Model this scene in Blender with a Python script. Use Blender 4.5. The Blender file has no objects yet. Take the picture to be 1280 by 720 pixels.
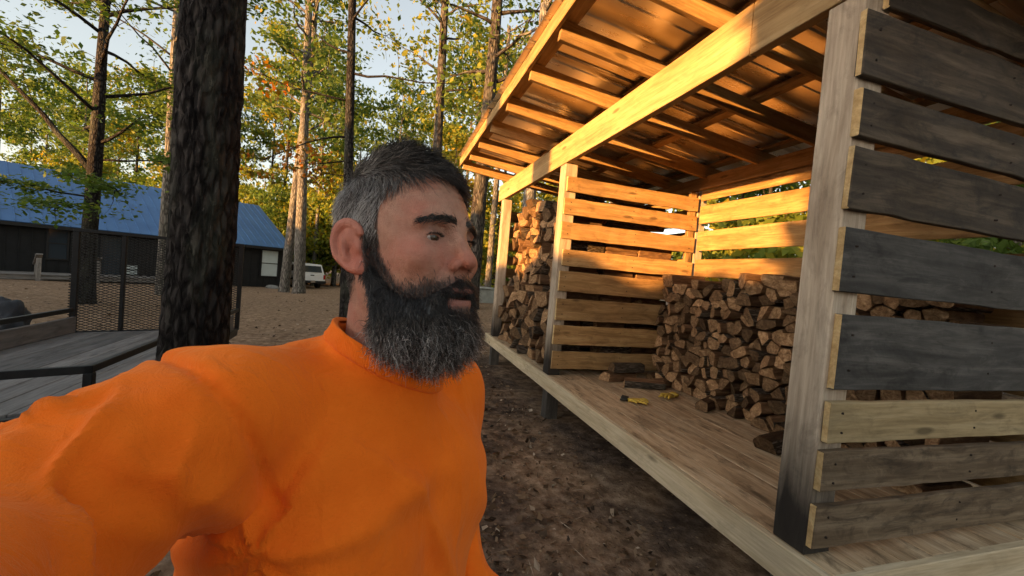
import bpy, bmesh, math, random
import numpy as np
from mathutils import Vector, Matrix, noise as mnoise
random.seed(7); np.random.seed(7)
R_ = math.radians
scene = bpy.context.scene
COL = scene.collection

# ------------------------------------------------------------------ camera
F = 509.0
_vy = np.array([-151., -29., F]); _vy /= np.linalg.norm(_vy)
_vx = np.array([1690., 130., F]); _vx -= _vy * _vx.dot(_vy); _vx /= np.linalg.norm(_vx)
_vz = np.cross(_vx, _vy)
RW = np.array([_vx, _vy, _vz])           # camera (right, down, forward) -> world
CAM = np.array([0, 0, 1.53])
cd = bpy.data.cameras.new('camera'); cam = bpy.data.objects.new('camera', cd); COL.objects.link(cam)
cd.sensor_width = 36; cd.lens = 36 * F / 1280; cd.clip_start = .02; cd.clip_end = 3000
M3 = np.column_stack([RW[:, 0], -RW[:, 1], -RW[:, 2]])
mw = Matrix([[*M3[i], CAM[i]] for i in range(3)] + [[0, 0, 0, 1]])
cam.matrix_world = mw
scene.camera = cam

def at(px, py, depth):
    return CAM + RW @ (np.array([px - 640, py - 360, F]) / F * depth)

# ------------------------------------------------------------------ tags
def tag(o, label=None, cat=None, group=None, kind=None):
    if label: o['label'] = label
    if cat: o['category'] = cat
    if group: o['group'] = group
    if kind: o['kind'] = kind
    return o

def empty(name, loc=(0, 0, 0), rz=0, label=None, cat=None, group=None):
    o = bpy.data.objects.new(name, None); COL.objects.link(o)
    o.location = loc; o.rotation_euler = (0, 0, rz); o.empty_display_size = .2
    return tag(o, label, cat, group)

def copy_tree(o, parent=None):
    c = o.copy(); COL.objects.link(c); c.parent = parent
    for ch in list(o.children): copy_tree(ch, c)
    return c

# ------------------------------------------------------------------ mesh builder
class MB:
    """collects shapes; attributes: gr = grain coordinates (along, across, through), rv = random per piece"""
    def __init__(s): s.v = []; s.f = []; s.g = []; s.r = []; s.m = []; s.sm = []
    def add(s, verts, faces, grain=None, rv=None, mat=0, smooth=False):
        b = len(s.v); rv = random.random() if rv is None else rv
        s.v += [tuple(p) for p in verts]
        s.g += [tuple(p) for p in (grain if grain is not None else verts)]
        s.r += [rv] * len(verts)
        s.f += [tuple(b + i for i in fc) for fc in faces]
        s.m += [mat] * len(faces); s.sm += [smooth] * len(faces)
    def box(s, c, size, rot=(0, 0, 0), bev=.004, axis=0, rv=None, mat=0, M=None, seg=1, warp=0):
        """bevelled box; axis = direction of the grain; seg cuts along the grain with random warp"""
        hx = [size[0] / 2, size[1] / 2, size[2] / 2]
        a = axis; b_, c_ = (a + 1) % 3, (a + 2) % 3
        bv = min(bev, hx[b_] * .45, hx[c_] * .45, hx[a] * .45)
        ring = [(-1, -1, 1, 0), (-1, -1, 0, 1), (-1, 1, 0, -1), (-1, 1, 1, 0), (1, 1, -1, 0), (1, 1, 0, -1), (1, -1, 0, 1), (1, -1, -1, 0)]
        prof = []
        for (q, w, dq, dw) in [(-1, -1, 0, 1), (-1, 1, 0, -1), (-1, 1, 1, 0), (1, 1, -1, 0), (1, 1, 0, -1), (1, -1, 0, 1), (1, -1, -1, 0), (-1, -1, 1, 0)]:
            prof.append((q * hx[b_] + dq * bv, w * hx[c_] + dw * bv))
        st = [(-hx[a], 1)] if bv <= 0 else [(-hx[a], 0), (-hx[a] + bv, 1)]
        for i in range(1, seg): st.append((-hx[a] + size[a] * i / seg, 1))
        st += [(hx[a] - bv, 1), (hx[a], 0)]
        R = Matrix.Rotation(rot[2], 3, 'Z') @ Matrix.Rotation(rot[1], 3, 'Y') @ Matrix.Rotation(rot[0], 3, 'X')
        V = []; G = []; off = (random.random() * 40, random.random() * 40, random.random() * 40)
        for (t, full) in st:
            wq = random.uniform(-warp, warp); ww = random.uniform(-warp, warp)
            for (q, w) in prof:
                if not full:
                    q = q - math.copysign(bv, q) if abs(q) > hx[b_] - bv * .5 else q
                    w = w - math.copysign(bv, w) if abs(w) > hx[c_] - bv * .5 else w
                p = [0, 0, 0]; p[a] = t; p[b_] = q + (wq + random.uniform(-warp, warp) * .5) * (1 if warp else 0); p[c_] = w + ww
                V.append(p); G.append((t + off[0], q + off[1], w + off[2]))
        n = len(st); Fc = []
        for i in range(n - 1):
            for k in range(8):
                k2 = (k + 1) % 8
                Fc.append((i * 8 + k, i * 8 + k2, (i + 1) * 8 + k2, (i + 1) * 8 + k))
        Fc.append(tuple(range(7, -1, -1))); Fc.append(tuple((n - 1) * 8 + k for k in range(8)))
        out = []
        for p in V:
            w = R @ Vector(p) + Vector(c)
            if M is not None: w = M @ w
            out.append(w)
        s.add(out, Fc, G, rv, mat)
    def tube(s, pts, rad, n=8, mat=0, rv=None, cap=True, smooth=True, bump=0, nf=3.0):
        pts = [Vector(p) for p in pts]; V = []; G = []; L = 0
        ref = Vector((0, 0, 1)) if abs((pts[-1] - pts[0]).normalized().z) < .9 else Vector((1, 0, 0))
        for i, p in enumerate(pts):
            d = (pts[min(i + 1, len(pts) - 1)] - pts[max(i - 1, 0)]).normalized()
            u = d.cross(ref).normalized(); w = u.cross(d).normalized()
            r = rad[i] if hasattr(rad, '__len__') else rad
            if i: L += (p - pts[i - 1]).length
            for k in range(n):
                a = 2 * math.pi * k / n
                rr = r
                if bump:
                    rr = r * (1 + bump * mnoise.noise(Vector((math.cos(a) * nf, math.sin(a) * nf, L * .6))) + bump * .5 * mnoise.noise(Vector((math.cos(a) * nf * 2.7, math.sin(a) * nf * 2.7, L * 2.2))))
                V.append(p + (u * math.cos(a) + w * math.sin(a)) * rr)
                G.append((L, math.cos(a) * r, math.sin(a) * r))
        Fc = []
        for i in range(len(pts) - 1):
            for k in range(n):
                k2 = (k + 1) % n
                Fc.append((i * n + k, i * n + k2, (i + 1) * n + k2, (i + 1) * n + k))
        if cap: Fc.append(tuple(range(n - 1, -1, -1))); Fc.append(tuple((len(pts) - 1) * n + k for k in range(n)))
        s.add(V, Fc, G, rv, mat, smooth)
    def prism(s, poly, axis, a0, a1, mat=0, rv=None):
        """poly = 2D outline in the two other axes (cyclic order), extruded from a0 to a1"""
        n = len(poly); V = []
        for t in (a0, a1):
            for (q, w) in poly:
                p = [0, 0, 0]; p[axis] = t; p[(axis + 1) % 3] = q; p[(axis + 2) % 3] = w; V.append(p)
        Fc = [tuple(range(n - 1, -1, -1)), tuple(range(n, 2 * n))]
        for k in range(n): Fc.append((k, (k + 1) % n, n + (k + 1) % n, n + k))
        s.add(V, Fc, None, rv, mat)
    def mesh(s, name, mats):
        me = bpy.data.meshes.new(name)
        me.from_pydata(s.v, [], s.f)
        for m in (mats if isinstance(mats, (list, tuple)) else [mats]): me.materials.append(m)
        n = len(me.polygons)
        if len(s.m) == n:
            me.polygons.foreach_set('material_index', s.m); me.polygons.foreach_set('use_smooth', s.sm)
        a = me.attributes.new('gr', 'FLOAT_VECTOR', 'POINT'); a.data.foreach_set('vector', np.array(s.g, dtype=np.float32).ravel())
        a = me.attributes.new('rv', 'FLOAT', 'POINT'); a.data.foreach_set('value', np.array(s.r, dtype=np.float32))
        bm = bmesh.new(); bm.from_mesh(me); bmesh.ops.recalc_face_normals(bm, faces=bm.faces); bm.to_mesh(me); bm.free()
        me.update(); return me
    def build(s, name, mats, parent=None):
        o = bpy.data.objects.new(name, s.mesh(name, mats)); COL.objects.link(o)
        if parent is not None: o.parent = parent
        return o

def np_mesh(name, V, Fq, mats, attrs=None, smooth=False, loc=None):
    """fast mesh from numpy arrays; Fq = (n, k) faces with k corners each"""
    me = bpy.data.meshes.new(name); nv = len(V); nf, k = Fq.shape
    me.vertices.add(nv); me.vertices.foreach_set('co', np.asarray(V, np.float32).ravel())
    me.loops.add(nf * k); me.loops.foreach_set('vertex_index', np.asarray(Fq, np.int32).ravel())
    me.polygons.add(nf); me.polygons.foreach_set('loop_start', np.arange(nf, dtype=np.int32) * k)
    me.polygons.foreach_set('use_smooth', np.full(nf, smooth))
    for m in (mats if isinstance(mats, (list, tuple)) else [mats]): me.materials.append(m)
    for nm, arr in (attrs or {}).items():
        arr = np.asarray(arr, np.float32)
        if arr.ndim == 1:
            a = me.attributes.new(nm, 'FLOAT', 'POINT'); a.data.foreach_set('value', arr)
        else:
            a = me.attributes.new(nm, 'FLOAT_VECTOR', 'POINT'); a.data.foreach_set('vector', arr.ravel())
    me.update(calc_edges=True); me.validate(); return me

def link(name, me, parent=None, loc=None):
    o = bpy.data.objects.new(name, me); COL.objects.link(o)
    if parent is not None: o.parent = parent
    if loc is not None: o.location = loc
    return o

# ------------------------------------------------------------------ materials
class NT:
    def __init__(s, name):
        s.m = bpy.data.materials.new(name); s.m.use_nodes = True
        s.t = s.m.node_tree; s.n = s.t.nodes; s.n.clear()
        s.out = s.n.new('ShaderNodeOutputMaterial')
    def new(s, ty, **kw):
        n = s.n.new(ty)
        for k, v in kw.items():
            if k.startswith('i_'):
                key = k[2:]; key = int(key) if key.isdigit() else key.replace('_', ' ')
                n.inputs[key].default_value = v
            else: setattr(n, k, v)
        return n
    def l(s, a, b): s.t.links.new(a, b)
    def attr(s, name): return s.new('ShaderNodeAttribute', attribute_name=name)
    def mapping(s, vec, scale=(1, 1, 1), loc=(0, 0, 0)):
        n = s.new('ShaderNodeMapping'); n.inputs['Scale'].default_value = scale; n.inputs['Location'].default_value = loc
        s.l(vec, n.inputs['Vector']); return n.outputs[0]
    def noise(s, vec, scale=5, detail=4, rough=.6, dist=0):
        n = s.new('ShaderNodeTexNoise'); n.inputs['Scale'].default_value = scale; n.inputs['Detail'].default_value = detail
        n.inputs['Roughness'].default_value = rough; n.inputs['Distortion'].default_value = dist
        s.l(vec, n.inputs['Vector']); return n.outputs['Fac']
    def ramp(s, fac, stops, interp='LINEAR'):
        n = s.new('ShaderNodeValToRGB'); e = n.color_ramp.elements; n.color_ramp.interpolation = interp
        while len(e) < len(stops): e.new(.5)
        for i, (p, c) in enumerate(stops):
            e[i].position = p; e[i].color = (*c, 1) if len(c) == 3 else c
        s.l(fac, n.inputs[0]); return n.outputs[0]
    def mix(s, fac, a, b, mode='MIX'):
        n = s.new('ShaderNodeMix', data_type='RGBA', blend_type=mode)
        for i, v in ((0, fac), (6, a), (7, b)):
            if hasattr(v, 'is_linked'): s.l(v, n.inputs[i])
            elif i == 0: n.inputs[0].default_value = v
            else: n.inputs[i].default_value = (*v, 1)
        return n.outputs[2]
    def math(s, op, a, b=0., clamp=False):
        n = s.new('ShaderNodeMath', operation=op, use_clamp=clamp)
        for i, v in enumerate((a, b)):
            if hasattr(v, 'is_linked'): s.l(v, n.inputs[i])
            else: n.inputs[i].default_value = v
        return n.outputs[0]
    def maprange(s, v, a, b, c=0., d=1.):
        n = s.new('ShaderNodeMapRange'); s.l(v, n.inputs[0])
        for i, x in enumerate((a, b, c, d)): n.inputs[i + 1].default_value = x
        return n.outputs[0]
    def bump(s, h, strength=.4, dist=.01, nrm=None):
        n = s.new('ShaderNodeBump')
        if nrm is not None: s.l(nrm, n.inputs['Normal'])
        n.inputs['Strength'].default_value = strength; n.inputs['Distance'].default_value = dist
        s.l(h, n.inputs['Height']); return n.outputs[0]
    def bsdf(s, color, rough=.7, normal=None, metal=0., spec=.4, **kw):
        n = s.new('ShaderNodeBsdfPrincipled')
        if hasattr(color, 'is_linked'): s.l(color, n.inputs['Base Color'])
        else: n.inputs['Base Color'].default_value = (*color, 1)
        if hasattr(rough, 'is_linked'): s.l(rough, n.inputs['Roughness'])
        else: n.inputs['Roughness'].default_value = rough
        n.inputs['Metallic'].default_value = metal; n.inputs['Specular IOR Level'].default_value = spec
        if normal is not None: s.l(normal, n.inputs['Normal'])
        for k, v in kw.items(): n.inputs[k.replace('_', ' ')].default_value = v
        return n
    def done(s, node): s.l(node.outputs[0], s.out.inputs['Surface']); return s.m

def mat_wood(name, c1, c2, c3, vary=.35, knots=True, stain=None, grey=0., rough=.75, bump=.35, dirt=.35):
    t = NT(name); g = t.attr('gr'); rv = t.attr('rv')
    v1 = t.mapping(g.outputs['Vector'], (1.2, 14, 14)); v2 = t.mapping(g.outputs['Vector'], (5, 90, 90)); v3 = t.mapping(g.outputs['Vector'], (1.5, 3.5, 3.5))
    n1 = t.noise(v1, 1, 6, .62, .9); n2 = t.noise(v2, 1, 4, .6); n3 = t.noise(v3, 1, 5, .6, .4)
    col = t.ramp(n1, [(.34, c1), (.5, c2), (.65, c3)])
    col = t.mix(t.maprange(n2, .35, .75, 0, .55), col, tuple(x * .55 for x in c1))
    if knots:
        vo = t.new('ShaderNodeTexVoronoi'); t.l(t.mapping(g.outputs['Vector'], (2.2, 8, 8)), vo.inputs['Vector']); vo.inputs['Scale'].default_value = 1; vo.inputs['Randomness'].default_value = 1
        kn = t.maprange(vo.outputs['Distance'], .09, .17, 1, 0)
        col = t.mix(t.math('MULTIPLY', kn, .75), col, tuple(x * .28 for x in c1))
    col = t.mix(t.maprange(n3, .45, .8, 0, dirt), col, tuple(x * .45 + .01 for x in c1))
    n4 = t.noise(t.mapping(g.outputs['Vector'], (4.5, 11, 11)), 1, 7, .72, .7)
    col = t.mix(t.maprange(n4, .5, .68, 0, min(1, dirt * 1.5)), col, tuple(x * .3 + .004 for x in c1))
    col = t.mix(t.maprange(n4, .42, .3, 0, dirt * .6), col, tuple(min(.8, x * 1.25) for x in c3))
    saw = t.new('ShaderNodeTexWave', wave_type='BANDS', bands_direction='X'); t.l(t.mapping(g.outputs['Vector'], (1, .35, .35)), saw.inputs['Vector']); saw.inputs['Scale'].default_value = 42; saw.inputs['Distortion'].default_value = 2.5; saw.inputs['Detail'].default_value = 2
    if grey: col = t.mix(t.maprange(t.noise(v3, 1.7, 5, .7), .3, .65, 0, grey), col, (.17, .175, .18))
    # per piece brightness
    br = t.maprange(rv.outputs['Fac'], 0, 1, 1 - vary, 1 + vary * .5)
    hsv = t.new('ShaderNodeHueSaturation'); t.l(br, hsv.inputs['Value']); t.l(col, hsv.inputs['Color']); col = hsv.outputs[0]
    if stain:
        geo = t.new('ShaderNodeNewGeometry'); sx = t.new('ShaderNodeSeparateXYZ'); t.l(geo.outputs['Position'], sx.inputs[0])
        z = t.math('ADD', sx.outputs['Z'], t.math('MULTIPLY', t.math('SUBTRACT', n3, .5), .35))
        z = t.math('ADD', z, t.math('MULTIPLY', t.math('SUBTRACT', n1, .5), .3))
        col = t.mix(t.maprange(z, stain[0], stain[1], .94, 0), col, (.012, .011, .011))
    b = t.bsdf(col, rough, t.bump(t.math('ADD', t.math('ADD', t.math('MULTIPLY', n1, .6), t.math('MULTIPLY', n2, .5)), t.math('MULTIPLY', saw.outputs['Fac'], .12)), bump, .005), spec=.25)
    return t.done(b)

def mat_plain(name, c, rough=.6, metal=0., var=.25, scale=6, bump=0.1, spec=.4, dist=.005):
    t = NT(name); tc = t.new('ShaderNodeTexCoord')
    n = t.noise(tc.outputs['Object'], scale, 5, .65)
    col = t.ramp(n, [(.3, tuple(x * (1 - var) for x in c)), (.7, tuple(min(1, x * (1 + var)) for x in c))])
    return t.done(t.bsdf(col, rough, t.bump(n, bump, dist), metal, spec))

M = {}
M['post'] = mat_wood('post_wood', (.34, .265, .19), (.47, .385, .29), (.55, .465, .36), vary=.06, stain=(.62, 1.02), dirt=.3, knots=False)
M['beam'] = mat_wood('beam_wood', (.34, .22, .1), (.46, .32, .155), (.52, .38, .2), vary=.12, dirt=.2)
M['rafter'] = mat_wood('rafter_wood', (.25, .145, .055), (.38, .235, .095), (.48, .32, .15), vary=.3, dirt=.3)
M['slat'] = mat_wood('slat_wood', (.27, .155, .06), (.4, .245, .1), (.5, .33, .15), vary=.3, dirt=.3, bump=.6)
M['old'] = mat_wood('old_board_wood', (.032, .022, .013), (.072, .052, .033), (.14, .106, .07), vary=.3, grey=.1, dirt=.6, bump=.6)
M['grey'] = mat_wood('grey_board_wood', (.024, .0225, .02), (.062, .059, .053), (.125, .118, .105), vary=.1, grey=.15, dirt=.6, bump=.6)
M['brown'] = mat_wood('brown_board_wood', (.1, .068, .04), (.18, .13, .08), (.27, .205, .135), vary=.1, dirt=.6, bump=.6)
M['fresh'] = mat_wood('fresh_board_wood', (.27, .2, .1), (.38, .29, .155), (.44, .35, .2), vary=.05, dirt=.25)
M['cut'] = mat_wood('cut_end_wood', (.45, .3, .13), (.6, .42, .2), (.66, .5, .26), vary=.15, knots=False, dirt=.15)
M['deck'] = mat_wood('deck_wood', (.38, .26, .145), (.57, .42, .255), (.67, .53, .35), vary=.14, dirt=.55, bump=.3)
M['fascia'] = mat_wood('fascia_wood', (.5, .39, .24), (.63, .52, .345), (.69, .585, .41), vary=.05, dirt=.2, bump=.2)
M['black'] = mat_plain('black_steel', (.015, .016, .018), .45, .3, .3, 20)
M['darkwood'] = mat_wood('dark_wood', (.05, .045, .04), (.09, .08, .07), (.13, .12, .1), vary=.2)
M['trailer_plank'] = mat_wood('trailer_plank_wood', (.13, .12, .115), (.21, .2, .19), (.28, .27, .26), vary=.3, dirt=.4, grey=.4)
M['trailer_beam'] = mat_wood('trailer_timber', (.1, .095, .09), (.17, .16, .15), (.22, .21, .2), vary=.1, grey=.4)

def mat_bark(name, c1, c2, c3, sc=1.0, bump=.9, st=3):
    t = NT(name); g = t.attr('gr')
    v = t.mapping(g.outputs['Vector'], (st * sc, 16 * sc, 16 * sc))
    vo = t.new('ShaderNodeTexVoronoi', feature='DISTANCE_TO_EDGE'); vo.inputs['Scale'].default_value = 1
    nz = t.new('ShaderNodeTexNoise'); t.l(v, nz.inputs['Vector']); nz.inputs['Scale'].default_value = 1.5; nz.inputs['Detail'].default_value = 6
    t.l(t.mix(.75, v, nz.outputs['Color'], 'ADD'), vo.inputs['Vector'])
    n2 = t.noise(t.mapping(g.outputs['Vector'], (9 * sc, 30 * sc, 30 * sc)), 1, 6, .7)
    e = t.maprange(vo.outputs['Distance'], 0, .28, 0, 1)
    h = t.math('ADD', t.math('MULTIPLY', e, .7), t.math('MULTIPLY', n2, .5))
    col = t.ramp(h, [(.25, c1), (.65, c2), (1.0, c3)])
    n3 = t.noise(t.mapping(g.outputs['Vector'], (1.2, 4, 4)), 1, 4, .6)
    col = t.mix(t.maprange(n3, .5, .75, 0, .35), col, (.14, .15, .11))
    return t.done(t.bsdf(col, .9, t.bump(h, bump, .03), spec=.15))
M['bark'] = mat_bark('tree_bark', (.012, .01, .009), (.06, .05, .042), (.13, .112, .095))
M['bark_dark'] = mat_bark('dark_tree_bark', (.006, .005, .005), (.02, .017, .016), (.044, .04, .037), 1.0, .9, 6.5)
M['bark_grey'] = mat_bark('grey_tree_bark', (.05, .045, .04), (.16, .145, .125), (.27, .25, .22))

def mat_leaf(name, stops, trans=.45):
    t = NT(name); rv = t.attr('rv')
    col = t.ramp(rv.outputs['Fac'], stops)
    d = t.bsdf(col, .65, spec=.25)
    tr = t.new('ShaderNodeBsdfTranslucent'); hs = t.new('ShaderNodeHueSaturation', i_Saturation=1.1, i_Value=1.3); t.l(col, hs.inputs['Color']); t.l(hs.outputs[0], tr.inputs['Color'])
    mx = t.new('ShaderNodeMixShader'); mx.inputs[0].default_value = trans
    t.l(d.outputs[0], mx.inputs[1]); t.l(tr.outputs[0], mx.inputs[2]); return t.done(mx)
M['leaf_green'] = mat_leaf('green_leaf', [(0, (.04, .075, .016)), (.5, (.085, .14, .028)), (.85, (.14, .18, .03)), (1, (.25, .2, .02))])
M['leaf_yellow'] = mat_leaf('yellow_leaf', [(0, (.07, .12, .02)), (.4, (.15, .19, .028)), (.8, (.28, .25, .028)), (1, (.4, .22, .02))])
M['leaf_pine'] = mat_leaf('pine_needles', [(0, (.02, .04, .012)), (.6, (.05, .08, .02)), (1, (.1, .12, .025))], .3)
M['leaf_orange'] = mat_leaf('autumn_oak_leaf', [(0, (.05, .06, .012)), (.35, (.14, .1, .015)), (.7, (.36, .15, .015)), (1, (.42, .1, .015))])

# ------------------------------------------------------------------ ground
def smooth01(a): a = np.clip(a, 0, 1); return a * a * (3 - 2 * a)
def gz(x, y):
    return float(-.025 * min(max(0, y - 4), 70) * smooth01((2 - x) / 8))
def axis_pts():
    a = [0]; st = .12
    while a[-1] < 900: a.append(a[-1] + st); st = min(st * (1.0 if a[-1] < 6 else 1.09), 60)
    a = np.array(a); return np.concatenate([-a[:0:-1], a])
ax = axis_pts(); gx, gy = np.meshgrid(ax, ax, indexing='ij'); nx = len(ax)
zz = -.025 * np.clip(gy - 4, 0, 70) * smooth01((2 - gx) / 8)
flat = np.column_stack([gx.ravel(), gy.ravel(), zz.ravel()])
for i in range(len(flat)):
    x, y = flat[i, 0], flat[i, 1]
    if abs(x) < 40 and abs(y) < 60:
        flat[i, 2] += .03 * mnoise.noise(Vector((x * .7, y * .7, 0))) + .018 * mnoise.noise(Vector((x * 2.7, y * 2.7, 3)))
idx = np.arange(nx * nx).reshape(nx, nx)
fq = np.stack([idx[:-1, :-1], idx[1:, :-1], idx[1:, 1:], idx[:-1, 1:]], -1).reshape(-1, 4)
t = NT('leaf_littered_dirt'); tc = t.new('ShaderNodeTexCoord'); ob = tc.outputs['Object']
n1 = t.noise(ob, 1.1, 6, .65, .3); n2 = t.noise(ob, 9, 6, .7); n3 = t.noise(ob, 60, 4, .7)
dirt = t.ramp(n2, [(.34, (.035, .024, .018)), (.5, (.085, .06, .045)), (.66, (.17, .125, .095))])
litter = t.ramp(n2, [(.32, (.13, .08, .047)), (.5, (.28, .185, .115)), (.68, (.46, .33, .22))])
col = t.mix(t.maprange(n1, .42, .62, 0, .85), dirt, litter)
sx = t.new('ShaderNodeSeparateXYZ'); t.l(ob, sx.inputs[0])
far = t.maprange(t.math('SUBTRACT', sx.outputs['Y'], t.math('MULTIPLY', sx.outputs['X'], .6)), 6, 12)   # open leaf-covered yard
col = t.mix(t.math('MULTIPLY', far, .8), col, litter)
vo = t.new('ShaderNodeTexVoronoi'); t.l(ob, vo.inputs['Vector']); vo.inputs['Scale'].default_value = 26
lf = t.maprange(vo.outputs['Distance'], .12, .3, 1, 0)
lv = t.new('ShaderNodeSeparateColor'); t.l(vo.outputs['Color'], lv.inputs[0])
lcol = t.ramp(lv.outputs[0], [(0, (.08, .045, .025)), (.5, (.22, .13, .07)), (1, (.4, .29, .18))])
col = t.mix(t.math('MULTIPLY', lf, t.maprange(lv.outputs[1], .35, .6, 0, .8)), col, lcol)
hh = t.math('ADD', t.math('ADD', t.math('MULTIPLY', n2, .8), t.math('MULTIPLY', n3, .5)), t.math('MULTIPLY', lf, .25))
M['ground'] = t.done(t.bsdf(col, .95, t.bump(hh, .7, .03), spec=.1))
ground = link('ground', np_mesh('ground', flat, fq, M['ground'], smooth=True)); ground['kind'] = 'structure'
# ------------------------------------------------------------------ firewood shelter
sh = empty('firewood_shelter', (1.7, 4, 0), 0, 'open-fronted pallet-board firewood shelter with a plank deck and sloping metal roof', 'shelter')
SH0 = Vector((1.7, 4, 0))
def part(name, mb, mats, parent=None, root=None):
    root = root or sh
    o = mb.build(name, mats, parent or root)
    o.matrix_parent_inverse = Matrix.Translation(-root.location) if parent is None else Matrix.Identity(4)
    return o
def lift(z): return z
XF, XR = 1.71, 3.45
# legs below the deck, then deck frame and planks
for y in (1.28, 4.13, 6.67):
    for x in (1.79, 3.52):
        b = MB(); b.box((x, y, .15), (.14, .14, .42), axis=2); part('leg', b, M['darkwood'])
b = MB(); b.box((XF - .013, 2.9, .405), (.038, 3.66, .15), axis=1, seg=6, warp=.0015); part('fascia', b, M['fascia'])
b = MB(); b.box((XF - .013, 5.86, .404), (.038, 2.25, .15), axis=1, seg=6, warp=.0015); part('fascia', b, M['fascia'])
b = MB(); b.box((2.67, 1.09, .404), (1.88, .038, .15), axis=0); part('end_joist', b, M['fascia'])
b = MB(); b.box((2.67, 6.97, .404), (1.88, .038, .15), axis=0); part('end_joist', b, M['fascia'])
x = XF + .008
for i, w in enumerate([.185, .235, .19, .235, .235, .185, .235, .235, .12]):
    y0 = 1.112 + random.uniform(-.02, .0); y1 = 6.945
    cut = random.uniform(2.6, 5.2)
    for (a, c) in ((y0, cut - .002), (cut + .002, y1)):
        b = MB(); b.box((x + w / 2, (a + c) / 2, .466 + random.uniform(-.0015, .0015)), (w - .005, c - a, .028), axis=1, bev=.003, seg=5, warp=.001); part('deck_plank', b, M['deck'])
    x += w
# posts
for y in (1.277, 4.155, 6.66):
    b = MB(); b.box((XF + .072, y, 1.63), (.144, .148, 2.296), axis=2, bev=.006, seg=10, warp=.0012); part('post', b, M['post'])
    b = MB(); b.box((3.52, y, 1.61), (.12, .14, 2.25), axis=2, bev=.006); part('post', b, M['post'])
# front beam, two lengths spliced above the deck; rear beam
b = MB(); b.box((XF + .03, 4.36, 2.92), (.062, 5.2, .272), axis=1, bev=.004, seg=10, warp=.002); part('beam', b, M['beam'])
b = MB(); b.box((XF + .03, 1.14, 2.921), (.062, 1.23, .27), axis=1, bev=.004, seg=3, warp=.002); part('beam', b, M['beam'])
b = MB(); b.box((3.46, 4.0, 2.80), (.06, 6.0, .15), axis=1, bev=.004, seg=8, warp=.002); part('beam', b, M['rafter'])
# rafters along x on the beams; roof falls to the back
SL = .125
def zroof(x): return 3.06 - SL * (x - XF)          # underside of rafters
def ramp_box(mb, x0, x1, y, th, h, z_off, bev=.003, rv=None):
    ang = math.atan(SL); L = (x1 - x0) / math.cos(ang); xm = (x0 + x1) / 2
    mb.box((xm, y, zroof(xm) + z_off + h / 2), (L, th, h), rot=(0, ang, 0), axis=0, bev=bev, seg=4, warp=.0015, rv=rv)
RY = [.68, 1.36, 2.02, 2.66, 3.28, 3.98, 4.66, 5.32, 5.95, 6.56]
for y in RY:
    b = MB(); ramp_box(b, .985, 3.95, y, .04, .14, .002); part('rafter', b, M['rafter'])
for x in (1.06, 1.9, 2.7, 3.5):          # purlins along y
    b = MB(); b.box((x, 3.62, zroof(x) + .142 + .02), (.09, 6.1, .036), rot=(0, math.atan(SL), 0), axis=1, seg=8, warp=.0015, bev=.003); part('purlin', b, M['slat'])
# blocking boards between rafters seen against the metal
for (x, y) in ():
    b = MB(); b.box((x, y, zroof(x) + .09), (.036, .58, .09), rot=(0, math.atan(SL), 0), axis=1, bev=.003); part('blocking', b, M['slat'])
b = MB(); b.box((.962, 3.62, zroof(.962) + .13), (.032, 6.16, .12), axis=1, seg=8, warp=.0015); part('eave_board', b, M['rafter'])
# ribbed metal sheets
t = NT('galvanised_roof_sheet'); tc = t.new('ShaderNodeTexCoord')
n = t.noise(t.mapping(tc.outputs['Object'], (1.5, 7, 3)), 1, 5, .6); n5 = t.noise(tc.outputs['Object'], 40, 3, .6)
M['sheet'] = t.done(t.bsdf(t.ramp(n, [(.3, (.6, .55, .48)), (.7, (.78, .72, .63))]), t.maprange(n, .3, .7, .22, .4), t.bump(n5, .06, .003), .9))
for k in range(7):
    ya = .54 + k * .862; V = []; n = 0
    prof = []
    for r in range(4):
        yy = ya + r * .22
        prof += [(yy, 0), (yy + .07, 0), (yy + .08, .008), (yy + .1, .008), (yy + .11, 0), (yy + .15, 0)] if r < 3 else [(yy, 0), (yy + .15, 0), (yy + .17, .02), (yy + .205, .02), (yy + .222, 0)]
    for xx in (.9, 1.7, 2.5, 3.3, 4.02):
        for (yy, h) in prof: V.append((xx, yy, zroof(xx) + .2 + h + (k % 2) * .002))
    q = len(prof); Fc = [(i * q + j, i * q + j + 1, (i + 1) * q + j + 1, (i + 1) * q + j) for i in range(4) for j in range(q - 1)]
    b = MB(); b.add(V, Fc); o = part('roof_sheet', b, M['sheet'])
    md = o.modifiers.new('thick', 'SOLIDIFY'); md.thickness = .0015
M['nail'] = mat_plain('rusty_nail', (.03, .022, .018), .7, .5, .3, 40)
# slats: near end wall, middle partition, far end wall, rear wall
def slat_x(y, z0, z1, x0, x1, mat, th=.026, tilt=0., rv=None):
    b = MB(); L = x1 - x0
    b.box(((x0 + x1) / 2, y, (z0 + z1) / 2), (L, th, z1 - z0), rot=(random.uniform(-.015, .015), tilt, 0), axis=0, bev=.0035, seg=15, warp=.0032, rv=rv)
    nb0 = len(b.f)
    for xa in (x0 + .07, (x0 + x1) / 2 + random.uniform(-.05, .05), x1 - .07):
        for fz in (.27, .74):
            b.tube([(xa + random.uniform(-.012, .012), y - th / 2 + .004, z0 + (z1 - z0) * fz), (xa, y - th / 2 - .0025, z0 + (z1 - z0) * fz)], .0048, 8, mat=2, smooth=False)
    o = part('slat', b, [M[mat], M['cut'], M['nail']]); me = o.data
    for p in me.polygons:                                          # sawn end grain shows fresh wood
        if abs(p.normal.x) > .8 and p.material_index == 0: p.material_index = 1
    return o
YE = 1.187
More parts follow.
